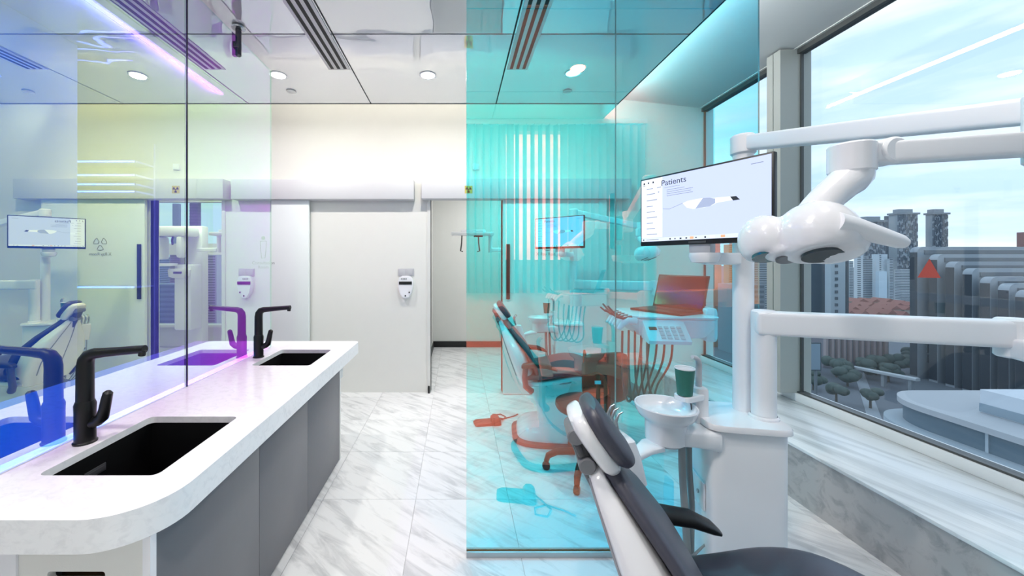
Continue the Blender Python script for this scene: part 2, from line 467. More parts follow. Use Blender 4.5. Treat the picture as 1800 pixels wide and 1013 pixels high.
# ceiling: glossy panels with black shadow joints under a dark backing
ceil = struct(MB().box(-4.7, 1.668, -.75, 3.89, ZC + .012, ZC + .06), 'ceiling', M_line)
xs = [-4.70, -3.484, -2.187, -.89, .407, 1.668]; ys = [-.75, .30, 1.50, 2.693, 3.89]
for i in range(5):
    for j in range(4):
        boxo('ceiling_panel', M_ceil, xs[i] + .006, xs[i + 1] - (.006 if i < 4 else 0), ys[j] + .006, ys[j + 1] - (.006 if j < 3 else 0), ZC, ZC + .012, ceil)
struct(MB().box(-4.7, 1.672, 3.890, 3.897, ZC - .004, ZC + .07).box(1.668, 1.676, -.75, 3.897, ZC - .004, ZC + .07), 'trim_8', mat('ceiling_edge', '#3c3f3f', .5))

# ------------------------------------------------------------------ ceiling fittings
GD = 'slot diffusers in the glossy ceiling'
def diffuser(x0, x1, y0, y1, label):
    t = thing('slot_diffuser', ((x0 + x1) / 2, (y0 + y1) / 2, ZC), label, 'air diffuser', GD)
    o = t.location.copy()
    boxo('frame', M_wallg, x0, x1, y0, y1, ZC - .006, ZC - .0008, t, .001, org=o)
    wd = (x1 - x0)
    for k in range(3):
        c = x0 + wd * (.2 + .3 * k)
        boxo('slot', M_line, c - wd * .07, c + wd * .07, y0 + .02, y1 - .02, ZC - .0085, ZC - .005, t, org=o)
diffuser(-1.085, -.905, 1.53, 3.19, 'three-slot linear air diffuser above the white worktop')
diffuser(.425, .60, 1.53, 3.19, 'three-slot linear air diffuser above the dental chairs')
area_i = 0
for x, y, lb in [(-1.565, 3.29, 'round recessed downlight at the end of the glass wall'), (-.254, 3.29, 'round recessed downlight in front of the doorway'),
              (1.006, 3.25, 'round recessed downlight above the dental unit behind the tinted screen'), (-.254, .757, 'round recessed downlight above the marble walkway'),
              (1.02, .757, 'round recessed downlight above the dental unit in front of the tinted screen'), (-.9, .7, 'round recessed downlight above the rounded end of the worktop')]:
    t = thing('downlight', (x, y, ZC), lb, 'ceiling light', 'recessed downlights')
    MB().lathe([(.060, -.001), (.072, -.001), (.074, -.004), (.062, -.006), (.060, -.004)], n=32).build('trim_ring', M_white, t)
    MB().lathe([(.0, -.003), (.060, -.003), (.060, -.001), (.0, -.001)], n=32).build('diffuser', M_lamp, t)
    d = bpy.data.lights.new('downlight_beam', 'AREA'); d.shape = 'DISK'; d.size = .11; d.energy = 14 if y > 2 else (17 if x < -.5 else 9); d.color = (1, .96, .90); d.spread = R(180)
    lo = bpy.data.objects.new('downlight_beam', d); COL.objects.link(lo); lo.location = (x, y, ZC - .012)
for x, y, lb in [(-1.587, 3.60, 'small round concealed sprinkler cover near the glass wall'), (1.06, 3.60, 'small round concealed sprinkler cover above the far dental unit')]:
    tag(MB().lathe([(0, 0), (.04, 0), (.045, -.004), (.043, -.009), (0, -.009)], (x, y, ZC), 24).build('sprinkler_cover', M_wallg), lb, 'sprinkler cover', 'sprinkler covers')
tag(boxo('led_batten', M_led, -2.305, -2.275, -.44, 3.66, ZC - .012, ZC - .001, None, .003), 'long slim white LED batten on the ceiling behind the glass wall', 'ceiling light')

# ------------------------------------------------------------------ glass screens
def pane(name, label, axis, a0, a1, z0, z1, pos, th, mats, group):
    """upright pane; front face carries the film (slot 0), back face clear (slot 1), edges (slot 2)"""
    b = MB()
    if axis == 'x':
        P = lambda a, z, d: (a, pos + d, z)
    else:
        P = lambda a, z, d: (pos - d, a, z)
    f = [P(a0, z0, 0), P(a1, z0, 0), P(a1, z1, 0), P(a0, z1, 0)]; k = [P(a0, z0, th), P(a1, z0, th), P(a1, z1, th), P(a0, z1, th)]
    fv = b._v(f); kv = b._v(k)
    b.mi = 0; b._f(fv); b.mi = 1; b._f(kv[::-1]); b.mi = 2
    for i in range(4): b._f([fv[i], fv[(i + 1) % 4], kv[(i + 1) % 4], kv[i]])
    o = b.build(name, mats)
    return tag(o, label, 'glass panel', group)
mA = [F_cyan, G_clear, M_edge]; mB = [F_blue, G_clear, M_edge]
pane('glass_screen', 'cyan tinted floor-to-ceiling glass panel with a free edge beside the walkway', 'x', .050, .829, .03, ZC - .002, YA, .010, mA, 'tinted glass screen between the chairs')
pane('glass_screen', 'cyan tinted floor-to-ceiling glass panel reaching to the window cove', 'x', .832, 1.58, .03, ZC - .002, YA, .010, mA, 'tinted glass screen between the chairs')
tag(boxo('floor_channel', M_alu, .050, 1.58, YA - .012, YA + .024, 0, .030, None, .002), 'slim aluminium floor channel holding the cyan tinted screen', 'floor channel')
ZW = .832        # worktop height
pane('glass_wall_panel', 'violet tinted glass panel on the worktop behind the sink beside the door', 'y', 2.123, 3.085, ZW + .002, 3.10, XG, .010, mB, 'tinted glass wall along the worktop')
pane('glass_wall_panel', 'blue tinted glass panel on the worktop behind the sink at its rounded end', 'y', 1.245, 2.117, ZW + .002, 3.10, XG, .010, mB, 'tinted glass wall along the worktop')
tag(boxo('joint_strip', mat('joint_strip', '#3a3a3c', .25, metal=.8), XG - .012, XG + .004, 2.1175, 2.1225, ZW + .002, 3.10), 'thin dark metal strip joining the two tinted panels on the worktop', 'joint strip')
tag(boxo('base_glow_strip', M_led, XG - .045, XG - .020, 1.06, 3.08, ZW + .001, ZW + .012, None, .002), 'added glowing strip for the lit foot of the glass wall on the worktop', 'glow strip')  # glowing bar added to imitate the lit lower edge of the glass
for y, lb in ((2.60, 'dark metal ceiling rod clamping the violet glass panel'), (1.62, 'dark metal ceiling rod clamping the blue glass panel')):
    t = thing('glass_hanger', (XG + .012, y, 2.96), lb, 'hanger rod', 'hanger rods of the glass wall')
    MB().cyl((0, 0, .0), (0, 0, ZC - 2.96 - .002), .019, n=20, chamfer=.006).build('rod', M_chrome, t)
    MB().lathe([(.02, .185), (.042, .188), (.045, .196), (.040, .205), (.02, .207)], n=28).build('ceiling_flange', M_steel, t)
    MB().box(-.03, .012, -.022, .022, .05, .095, .004).build('clamp', M_chrome, t)

# ================================================================== WORKTOP, SINKS, TAPS, CABINETS
def rrect(x0, x1, y0, y1, r, n=6):
    if not isinstance(r, (list, tuple)): r = [r] * 4
    out = []
    for (cx, cy, a), rr in zip(((x1, y0, -90), (x1, y1, 0), (x0, y1, 90), (x0, y0, 180)), r):
        ox = cx - rr if cx == x1 else cx + rr; oy = cy - rr if cy == y1 else cy + rr
        for k in range(n + 1):
            t = R(a + 90 * k / n); out.append((ox + rr * math.cos(t), oy + rr * math.sin(t)))
    return out
def plate(outer, holes, z0, z1, mp=lambda x, y, z: (x, y, z)):
    b = MB(); bm = b.bm; loops = []
    for z in (z0, z1):
        edges = []
        for lp in [outer] + holes:
            vs = [bm.verts.new(mp(x, y, z)) for x, y in lp]
            edges += [bm.edges.new((vs[k], vs[(k + 1) % len(vs)])) for k in range(len(vs))]
            loops.append(vs)
        bmesh.ops.triangle_fill(bm, edges=edges, use_beauty=True, use_dissolve=False)
    h = len(loops) // 2
    for a, c in zip(loops[:h], loops[h:]):
        for k in range(len(a)): b._f([a[k], a[(k + 1) % len(a)], c[(k + 1) % len(a)], c[k]])
    return b
SK = [(1.25, 1.72), (2.55, 3.00)]
b = plate(rrect(-2.30, -.86, 1.035, 3.32, [.19, .05, .01, .01], 14), [rrect(-1.40, -1.00, a, c, .025) for a, c in SK], ZW - .028, ZW)
t2 = plate(rrect(-2.30, -.86, 1.035, 3.32, [.19, .05, .01, .01], 14), [rrect(-2.26, -.895, 1.07, 3.285, [.155, .03, .01, .01], 14)], ZW - .095, ZW - .028)
b._merge(t2.bm)
wt = b.build('worktop', M_quartz)
tag(wt, 'long white quartz worktop with rounded end and two sink cutouts', 'worktop')
M_sink = mat('black_composite', '#08080a', .5, spec=.3)
for (a, c), lb in zip(SK, ('black undermount sink in the rounded end of the worktop', 'black undermount sink in the worktop end beside the door')):
    t = thing('sink', (-1.2, (a + c) / 2, .52), lb, 'sink', 'black sinks'); o = t.location.copy()
    b = MB(); zb, zt = .53, ZW - .0285
    b.box(-1.42, -1.40, a - .02, c + .02, zb, zt).box(-1.00, -.98, a - .02, c + .02, zb, zt).box(-1.40, -1.00, a - .02, a, zb, zt).box(-1.40, -1.00, c, c + .02, zb, zt).box(-1.40, -1.00, a, c, zb, zb + .02)
    b.build('basin', M_sink, t, org=o)
    MB().lathe([(0, .0), (.04, .0), (.042, .004), (.03, .006), (0, .003)], (-1.2, (a + c) / 2, zb + .02)).build('drain', M_chrome, t, org=o)
    ym = a + .16
    MB().box(-1.3995, -1.396, ym, ym + .085, .715, .745, .001).box(-1.397, -1.394, ym + .008, ym + .077, .723, .737).build('overflow', M_dgrey, t, org=o)
def tap(y, lb):
    t = thing('tap', (-1.462, y, ZW), lb, 'tap', 'black kitchen taps')
    MB().lathe([(0, 0), (.037, 0), (.038, .006), (.033, .010), (.033, .12), (.034, .15), (.029, .165), (.0, .165)], n=28).build('tap_base', M_blackm, t)
    pts = [(0, 0, .15), (0, 0, .24), (0, 0, .30), (.004, 0, .325), (.016, 0, .342), (.036, 0, .350), (.08, 0, .354), (.15, 0, .360), (.235, 0, .367)]
    MB().tube(pts, [.028, .0275, .027, .026, .024, .021, .018, .0165, .0155], 18).build('spout', M_blackm, t)
    MB().cyl((.225, 0, .364), (.223, 0, .340), .013, .0125, 18, chamfer=.002).build('aerator', M_black, t)
    b = MB().tube([(.02, 0, .075), (.05, 0, .085), (.068, 0, .10), (.076, 0, .13), (.084, 0, .17), (.090, 0, .195), (.092, 0, .203)], [.020, .021, .021, .0185, .0175, .016, .008], 14)
    b.build('lever', M_blackm, t)
tap(1.477, 'matte black single lever tap at the sink in the rounded end')
tap(2.77, 'matte black single lever tap at the sink beside the door')
# base cabinets (one grey door each)
for k, (y0, y1, lb) in enumerate(((1.20, 1.722, 'dark grey base cabinet at the rounded end of the worktop'), (1.722, 2.282, 'dark grey base cabinet in the middle under the worktop'), (2.282, 2.90, 'dark grey base cabinet under the worktop end beside the door'))):
    t = thing('base_cabinet', (-1.25, (y0 + y1) / 2, 0), lb, 'cabinet', 'grey base cabinets'); o = t.location.copy()
    zt = .735
    b = MB(); b.box(-1.58, -.926, y0 + .001, y0 + .019, .02, .54).box(-1.58, -.926, y1 - .019, y1 - .001, .02, .54).box(-1.58, -.926, y0 + .019, y1 - .019, .02, .038).box(-1.58, -1.57, y0 + .019, y1 - .019, .038, zt - .003)
    b.build('carcass', M_door, t, org=o)
    yd = 1.128 if k == 0 else y0
    boxo('door', M_door, -.925, -.905, yd + .0015, y1 - .0015, .012, zt - .006, t, .001, org=o)
    boxo('plinth', M_dgrey, -.95, -.935, y0, y1, 0, .02, t, org=o)
e = thing('slotted_panel', (-1.25, 1.12, 0), 'white cabinet end panel with a waste slot under the rounded worktop end', 'cabinet panel'); o = e.location.copy()
plate([(-1.60, 0), (-.925, 0), (-.925, .735), (-1.60, .735)], [rrect(-1.205, -1.035, .600, .632, .008, 3)], 1.128, 1.105, lambda x, y, z: (x, z, y)).build('panel', M_wall, e, org=o)
boxo('corner_strip', M_white, -.925, -.902, 1.105, 1.1275, 0, .735, e, org=o)
boxo('slot_lining', mat('brown_board', '#6b5137', .6), -1.23, -1.01, 1.17, 1.195, .55, .68, e, org=o)
boxo('side_strip', M_white, -1.60, -1.29, 1.098, 1.1048, 0, .733, e, org=o)
t = thing('worktop_support', (-1.25, 2.93, 0), 'white support panel under the worktop end beside the door', 'support panel'); o = t.location.copy()
MB().box(-1.60, -.905, 2.902, 2.93, 0, .54).box(-.965, -.905, 2.902, 2.93, .54, .735).build('panel', M_wall, t, org=o)
boxo('bracket', M_wallg, -.935, -.905, 2.932, 2.99, .62, .735, t, .004, org=o)

# ------------------------------------------------------------------ back wall devices
t = thing('wall_sanitiser', (-.593, YB, 1.10), 'white shield-shaped wall device with dark display below a grey switch plate', 'wall device'); o = t.location.copy()
out = [(-.085, .15), (-.087, .20), (-.075, .245), (-.04, .265), (.04, .265), (.075, .245), (.087, .20), (.085, .15), (.07, .07), (.04, .015), (0, 0), (-.04, .015), (-.07, .07)]
b = MB().prism([(x, 0, z) for x, z in out], (0, -.05, 0)); b.prism([(x * .9, -.05, z * .93 + .01) for x, z in out], (0, -.012, 0)); b.build('body', M_white, t)
MB().box(-.075, .075, -.068, -.060, .165, .20, .002).build('display', M_black, t)
for x, z in ((.045, .075), (.0, .035)): MB().cyl((x, -.060, z), (x, -.067, z), .009, n=14).build('button', M_black, t)
b = MB(); [b.box(-.05 + .018 * k, -.04 + .018 * k, -.0655, -.0615, .225, .236) for k in range(4)]; b.build('lettering', M_dgrey, t)
t = thing('switch_plate', (-.593, YB, 1.36), 'pale grey double switch plate above the wall device', 'switch')
MB().box(-.092, .092, -.012, -.0005, 0, .088, .004).build('plate', M_lgrey, t)
for x in (-.045, .045): MB().box(x - .038, x + .038, -.018, -.0125, .012, .076, .003).build('rocker', M_lgrey, t)
t = thing('radiation_sign', (.133, 4.2495, 2.345), 'small yellow square radiation warning sign on the door track box', 'warning sign')
MB().box(-.043, .043, -.002, 0, -.043, .043).build('plate', mat('sign_yellow', '#c9b45a', .5), t)
b = MB(); trefoil(b, (0, -.0022, 0), .034); b.build('trefoil', M_black, t)
tag(MB().lathe([(0, 0), (.012, 0), (.014, .05), (.012, .08), (0, .085)], (-.325, 4.365, 0), 14).build('door_stop', M_black), 'small black door stop on the floor by the doorway', 'door stop')
b = MB().box(.185, .26, YB - .02, YB - .001, 2.60, 2.67, .004)
tag(b.build('emergency_call', M_white), 'small white square plate on the wall above the track box', 'wall plate')

# ------------------------------------------------------------------ vertical blind behind the camera
t = thing('vertical_blind', (1.1, -.40, 3.1), 'grey vertical blind on the wall opposite the tinted screen', 'blind'); o = t.location.copy()
boxo('headrail', M_white, .05, 2.18, -.43, -.37, 3.11, 3.165, t, .004, org=o)
M_slat = mat('slat_fabric', '#7d8282', .38)
sl = None
for k in range(24):
    x = .085 + .0885 * k
    yw = R(68 if 7 <= k <= 12 else (24 if k % 2 else 16))
    if sl is None:
        sl = MB().prism([(.042 * q, .012 * (q * q) , -1.94) for q in (-1, -.6, -.2, .2, .6, 1)] + [(.042 * q, .012 * q * q + .0015, -1.94) for q in (1, .6, .2, -.2, -.6, -1)], (0, 0, 1.94)).build('slat', M_slat, t); so = sl
    else:
        so = bpy.data.objects.new('slat', sl.data); COL.objects.link(so); so.parent = t
    so.location = (x - o.x, 0, 3.108 - o.z); so.rotation_euler = (0, 0, yw)

# ------------------------------------------------------------------ shelves with LED strips in the next room
t = thing('led_shelf_unit', (-4.0, 4.2, 0), 'tall wall shelf unit with glowing LED lines behind the glass wall', 'shelf unit'); o = t.location.copy()
boxo('back_panel', mat('shelf_panel', '#e3e2da', .6), -4.66, -3.52, 4.36, 4.385, 0, 2.9, t, org=o)
for z in (2.62, 2.47, 2.37, 2.29, 1.24):
    p = boxo('shelf', M_wallg, -4.66, -3.52, 4.12, 4.36, z, z + .02, t, org=o)
    boxo('led_strip', M_led, -4.64, -3.54, 4.112, 4.119, z + .004, z + .016, p, org=o)

# ================================================================== DENTAL UNIT
def rbox(b, p0, p1, w, h, n=36, e=7, up=(0, 0, 1)):
    """rounded bar from p0 to p1, w across, h in height"""
    p0, p1 = Vector(p0), Vector(p1); d = (p1 - p0).normalized(); u = d.cross(Vector(up)).normalized(); v = u.cross(d)
    s = [(p0 + d * k, u, v, w / 2 * q, h / 2 * q) for k, q in ((0, .7), (.006, .92), (.016, 1))]
    L = (p1 - p0).length
    s += [(p0 + d * (L - k), u, v, w / 2 * q, h / 2 * q) for k, q in ((.016, 1), (.006, .92), (0, .7))]
    b.loft(s, n, True, e); return b
def rz(c, a): return Matrix.Translation(c) @ Matrix.Rotation(a, 4, 'Z') @ Matrix.Translation(-Vector(c))
M_hose = mat('grey_hose', '#8b8f90', .45)
M_hosed = mat('dark_hose', '#4a4444', .45)
M_seam = mat('seam_grey', '#8f8f96', .5)
M_lensd = mat('lens_dark', '#2c3a40', .08, spec=.8)
M_lenst = mat('lens_teal', '#0f5563', .08, spec=.8)
M_pinkwater = mat('wet_porcelain', '#eae6ea', .06, coat=1)

def dental_unit(dy, label, lamp_turn):
    t = thing('dental_unit', (1.13, 1.53, 0), label, 'dental unit', 'dental units')
    o = t.location.copy()
    T = rz((1.13, 1.53, 0), R(-11))
    # cabinet tower
    b = MB(); b.loft([((1.13, 1.53, z), (1, 0, 0), (0, 1, 0), .135 * q, .125 * q) for z, q in ((0, .98), (.01, 1), (.885, 1), (.895, .985))], 44, True, 7)
    tw = b.build('tower_body', M_white, t, org=o, M=T)
    b = MB(); b.loft([((1.13, 1.53, z), (1, 0, 0), (0, 1, 0), .150 * q, .14 * q) for z, q in ((.897, .96), (.900, 1), (.916, 1), (.922, .975))], 44, True, 6)
    b.build('tower_top', M_white2, t, org=o, M=T)
    MB().box(.986, .9945, 1.455, 1.605, .555, .665, .003).build('side_hatch', M_white2, tw, org=o, M=T)
    MB().cyl((.987, 1.50, .61), (.981, 1.50, .61), .008, n=14).build('hatch_lock', M_steel, tw, org=o, M=T)
    MB().box(1.10, 1.32, 1.575, 1.65, 0, .19, .01).build('floor_box', M_black, t, org=o, M=T)
    # poles
    MB().cyl((1.205, 1.58, .918), (1.205, 1.58, 2.06), .037, n=32, chamfer=.004).build('main_pole', M_white, t, org=o)
    pl = MB().cyl((1.222, 1.495, .918), (1.222, 1.495, 1.35), .041, n=32, chamfer=.006).build('tray_pole', M_white, t, org=o)
    MB().lathe([(.041, 0), (.050, .001), (.050, .008), (.043, .014)], (1.222, 1.495, .921), 32).build('pole_collar', M_white2, pl, org=o)
    # cuspidor
    cx, cy, z0 = .834, 1.50, .83
    t2 = MB().lathe([(0, 0), (.070, 0), (.074, .004), (.075, .075), (.080, .085), (.098, .098), (.108, .115), (.114, .139), (.112, .143), (.108, .142), (.101, .122), (.08, .106), (.03, .098), (0, .096)], (cx, cy, z0), 48)
    bowl = t2.build('cuspidor_bowl', M_white2, t, org=o)
    MB().lathe([(.0, .0985), (.03, .0995), (.06, .104)], (cx, cy, z0), 40).build('bowl_water', M_pinkwater, bowl, org=o)
    MB().lathe([(0, -.012), (.055, -.012), (.062, -.006), (.062, 0), (0, 0)], (cx, cy, z0), 36).build('bowl_foot', M_lgrey, bowl, org=o)
    b = MB(); b.loft([((.85, 1.50, .858), (0, 1, 0), (0, 0, 1), .06, .032), ((.92, 1.50, .858), (0, 1, 0), (0, 0, 1), .07, .034), ((.97, 1.505, .858), (0, 1, 0), (0, 0, 1), .085, .038), ((1.005, 1.52, .852), (0, 1, 0), (0, 0, 1), .10, .046)], 28, True, 5)
    b.build('bowl_bracket', M_white, t, org=o)
    b = MB(); b.loft([((.985, 1.53, z), (1, 0, 0), (0, 1, 0), .027 * q, .032 * q) for z, q in ((.87, 1.15), (.93, 1.02), (1.025, 1), (1.032, .9))], 24, True, 4)
    rbox(b, (.985, 1.53, 1.000), (.885, 1.490, 1.000), .066, .026)
    post = b.build('cup_filler', M_white2, t, org=o)
    MB().tube([(.992, 1.54, 1.02), (.992, 1.54, 1.10), (.990, 1.535, 1.125), (.982, 1.528, 1.142), (.968, 1.52, 1.153), (.950, 1.515, 1.158)], [.012, .0115, .011, .010, .009, .008], 14).build('filler_spout', M_lgrey, post, org=o)
    MB().tube([(.925, 1.50, .998), (.935, 1.50, .975), (.936, 1.495, .945), (.925, 1.49, .925)], .0025, 8).build('rinse_tube', M_dgrey, post, org=o)
    for x, y, k in ((.905, 1.51, 0), (.945, 1.53, 1)):
        h = MB().tube(cr([(x, y, .83), (x + .002, y, .70), (x + .006, y - .01, .55), (x + .014 - .012 * k, y - .012, .40), (x + .03 - .02 * k, y - .005, .25), (x + .05, y + .03, .17), (x + .12, y + .06, .14)]), .0135 - .002 * k, 14).build('suction_hose', M_hose, t, org=o)
        MB().cyl((x, y, .845), (x, y, .818), .02, n=16).build('hose_collar', M_black, h, org=o)
    # assistant's holder
    b = MB(); b.loft([((.80, 1.485, .820), (0, 1, 0), (0, 0, 1), .045, .013), ((.74, 1.46, .823), (0, 1, 0), (0, 0, 1), .045, .014), ((.68, 1.42, .815), (.25, 1, 0), (0, 0, 1), .04, .014), ((.63, 1.37, .80), (.4, 1, 0), (0, 0, 1), .035, .014)], 20, True, 4)
    b.build('holder_arm', M_white, t, org=o)
    b = MB(); b.loft([((.612 - .028 * k, 1.35, .795 + .13 * k), (1, .2, 0), (-.2, 1, 0), q1, q2) for k, q1, q2 in ((-.25, .034, .05), (-.2, .042, .062), (.5, .040, .062), (.95, .030, .058), (1.0, .022, .05))], 24, True, 4)
    hb = b.build('instrument_holder', M_white2, t, org=o)
    for k in range(3):
        y = 1.312 + .034 * k
        MB().tube([(.575, y, .90), (.562, y, .95), (.556, y, .985), (.566, y, 1.01), (.58, y, 1.018)], [.008, .007, .006, .004, .003], 10).build('handpiece', M_steel, hb, org=o)
        MB().tube(cr([(.578, y, .80), (.575, y - .01, .66), (.60, y - .02, .50), (.70, y, .38), (.86, 1.45, .36), (1.0, 1.5, .42)]), .004, 8).build('handpiece_hose', M_hose, hb, org=o)
    # tray arm and delivery head beside the camera position
    b = MB(); rbox(b, (1.185, 1.50, 1.30), (1.89, 1.27, 1.30), .075, .092); b.build('tray_arm', M_white, t, org=o)
    b = MB().cyl((1.89, 1.27, 1.22), (1.89, 1.27, 1.352), .046, n=28, chamfer=.006); rbox(b, (1.89, 1.27, 1.255), (1.52, .20, 1.20), .07, .07); b.build('tray_forearm', M_white, t, org=o)
    D = rz((1.28, .05, 0), R(-8))
    b = MB(); b.loft([((1.29, .05, z), (1, 0, 0), (0, 1, 0), a, c) for z, a, c in ((1.09, .16, .15), (1.10, .19, .17), (1.16, .235, .195), (1.20, .245, .20), (1.206, .24, .195))], 40, True, 6)
    rbox(b, (1.53, .12, 1.16), (1.53, -.04, 1.16), .07, .2)
    dh = b.build('delivery_head', M_white, t, org=o, M=D)
    b = MB(); b.loft([((1.29, .05, z), (1, 0, 0), (0, 1, 0), a, c) for z, a, c in ((1.208, .245, .20), (1.212, .25, .205), (1.220, .25, .205), (1.224, .24, .195))], 40, True, 6)
    b.build('tray_top', M_white2, dh, org=o, M=D)
    pts = [(1.02, -.19, 1.205), (1.24, -.19, 1.205), (1.24, -.27, 1.12), (1.02, -.27, 1.12)]
    b = MB().prism([(1.10, -.155, 1.20), (1.10, -.265, 1.105), (1.10, -.255, 1.085), (1.10, -.14, 1.10)], (.22, 0, 0)); b.build('control_panel', M_white2, dh, org=o, M=D)
    nrm = Vector((0, -.095, .11)).normalized(); up = Vector((0, .11, .095)).normalized()
    b = MB()
    for i in range(4):
        for j in range(4):
            c = Vector((1.18 + .033 * j, -.215, 1.148)) + up * (.028 - .024 * i) + nrm * .002
            b.prism([c + Vector((.011, 0, 0)) + up * .008, c + Vector((-.011, 0, 0)) + up * .008, c - Vector((.011, 0, 0)) - up * .008, c + Vector((.011, 0, 0)) - up * .008], nrm * .003)
    b.build('keypad', M_lgrey, dh, org=o, M=D)
    c = Vector((1.14, -.20, 1.161)) + nrm * .002
    MB().prism([c + Vector((.02, 0, 0)) + up * .010, c + Vector((-.02, 0, 0)) + up * .010, c - Vector((.02, 0, 0)) - up * .010, c + Vector((.02, 0, 0)) - up * .010], nrm * .002).build('keypad_display', M_black, dh, org=o, M=D)
    for k in range(5):
        y = -.13 + .062 * k
        MB().tube([(1.075, y, 1.19), (1.03, y, 1.195), (1.0, y, 1.175), (.975, y, 1.14)], [.022, .021, .019, .012], 12).build('instrument_rest', M_white2, dh, org=o, M=D)
        MB().tube([(1.05, y, 1.215), (1.0, y, 1.205), (.96, y, 1.215 + .02 * (k % 2)), (.93, y, 1.24 + .03 * (k % 2))], [.009, .008, .006, .005], 10).build('handpiece', M_dgrey, dh, org=o, M=D)
        x = 1.00 + .045 * k
        MB().tube(cr([(x, -.12 + .03 * k, 1.13), (x - .004, -.13 + .03 * k, .95), (x + .01, -.12 + .03 * k, .78 - .02 * (k % 2)), (x + .05, -.08 + .03 * k, .70), (x + .10, -.02 + .03 * k, .76), (x + .14, .02, .92), (x + .16, .03, 1.09)]), .0065, 8).build('handpiece_hose', M_hosed, dh, org=o, M=D)
    # lamp: upper arm, forearm, joint, neck, head
    Lm = rz((1.205, 1.58, 0), R(lamp_turn))
    b = MB(); b.cyl((1.205, 1.58, 1.99), (1.205, 1.58, 2.075), .045, n=28, chamfer=.008); rbox(b, (1.205, 1.58, 2.040), (1.40, .88, 1.905), .058, .062); b.build('lamp_arm', M_white, t, org=o, M=Lm)
    MB().cyl((1.385, .875, 1.775), (1.385, .875, 1.945), .040, n=28, chamfer=.006).build('lamp_elbow', M_white, t, org=o, M=Lm)
    b = MB(); rbox(b, (1.385, .875, 1.822), (1.045, .975, 1.822), .050, .054); b.cyl((1.10, .935, 1.826), (1.10, .985, 1.826), .034, n=24, chamfer=.006); b.build('lamp_forearm', M_white, t, org=o, M=Lm)
    MB().cyl((1.030, .98, 1.775), (1.030, .98, 1.852), .047, n=32, chamfer=.005).build('lamp_joint', M_white2, t, org=o, M=Lm)
    MB().tube([(.905, .965, 1.655), (.93, .967, 1.685), (.962, .97, 1.716), (.995, .973, 1.742), (1.018, .977, 1.757), (1.029, .979, 1.768), (1.030, .98, 1.782)], [.036, .036, .037, .038, .041, .043, .044], 24).build('lamp_neck', M_white2, t, org=o, M=Lm)
    b = MB(); CN_ = (-.12, -.42, -1)
    b.sphere((.905, .945, 1.612), (.078, .090, .086), 28, 18, clip=(CN_, .052)); b.sphere((.940, .94, 1.600), (.056, .075, .066), 28, 18, clip=(CN_, .050)); b.sphere((.842, 1.03, 1.603), (.052, .070, .070), 28, 18, clip=(CN_, .046))
    b.sphere((.868, .99, 1.575), (.050, .06, .036), clip=(CN_, .022)); b.sphere((.900, .895, 1.630), (.036, .036, .036))
    hd = b.build('lamp_head', M_white2, t, org=o, M=Lm)
    md = hd.modifiers.new('fuse', 'REMESH'); md.mode = 'VOXEL'; md.voxel_size = .006; md.use_smooth_shade = True
    md = hd.modifiers.new('relax', 'SMOOTH'); md.factor = .5; md.iterations = 5
    MB().tube([(.885, .880, 1.637), (.92, .876, 1.627), (.975, .870, 1.608), (1.022, .866, 1.592), (1.032, .865, 1.588), (1.036, .865, 1.587)], [.026, .0245, .020, .016, .012, .004], 18).build('lamp_handle', M_white, hd, org=o, M=Lm)
    def lens(c, n, r, m, nm):
        c = Vector(c); n = Vector(n).normalized()
        MB().cyl(c - n * .020, c + n * .002, r, n=24).build(nm, m, hd, org=o, M=Lm)
    for cc, kk, rr_, mm, nm in (((.842, 1.03, 1.603), .050, .034, M_lenst, 'lens'), ((.905, .945, 1.612), .057, .040, M_lensd, 'lens'), ((.868, .99, 1.575), .026, .026, M_mgrey, 'sensor_lens')):
        lens(Vector(cc) + Vector(CN_).normalized() * kk, CN_, rr_, mm, nm)
    t.location.y += dy
    return t
dental_unit(0, 'white dental unit with spittoon bowl in front of the tinted screen', 0)
dental_unit(2.30, 'white dental unit behind the tinted screen, its delivery head carrying a laptop', 82)
# cups
def cup(x, y, z, lb):
    t = thing('paper_cup', (x, y, z), lb, 'cup', 'green paper cups')
    MB().lathe([(0, .002), (.026, .002), (.027, 0), (.0355, .104), (.0345, .104), (.026, .006), (0, .006)], n=32).build('cup_wall', mat('cup_green', '#2f6f63', .5), t)
    MB().lathe([(.0345, .103), (.0365, .103), (.0370, .1055), (.0360, .108), (.0345, .107)], n=32).build('rim', M_white, t)
    MB().lathe([(.0335, .1035), (.0345, .1035), (.0264, .0075), (0, .0075), (0, .0065), (.0255, .0065)], n=32).build('inside', M_white, t)
cup(.907, 1.494, 1.014, 'dark green paper cup on the filler of the unit before the tinted screen')
cup(.907, 1.494 + 2.30, 1.014, 'dark green paper cup on the filler of the unit behind the tinted screen')

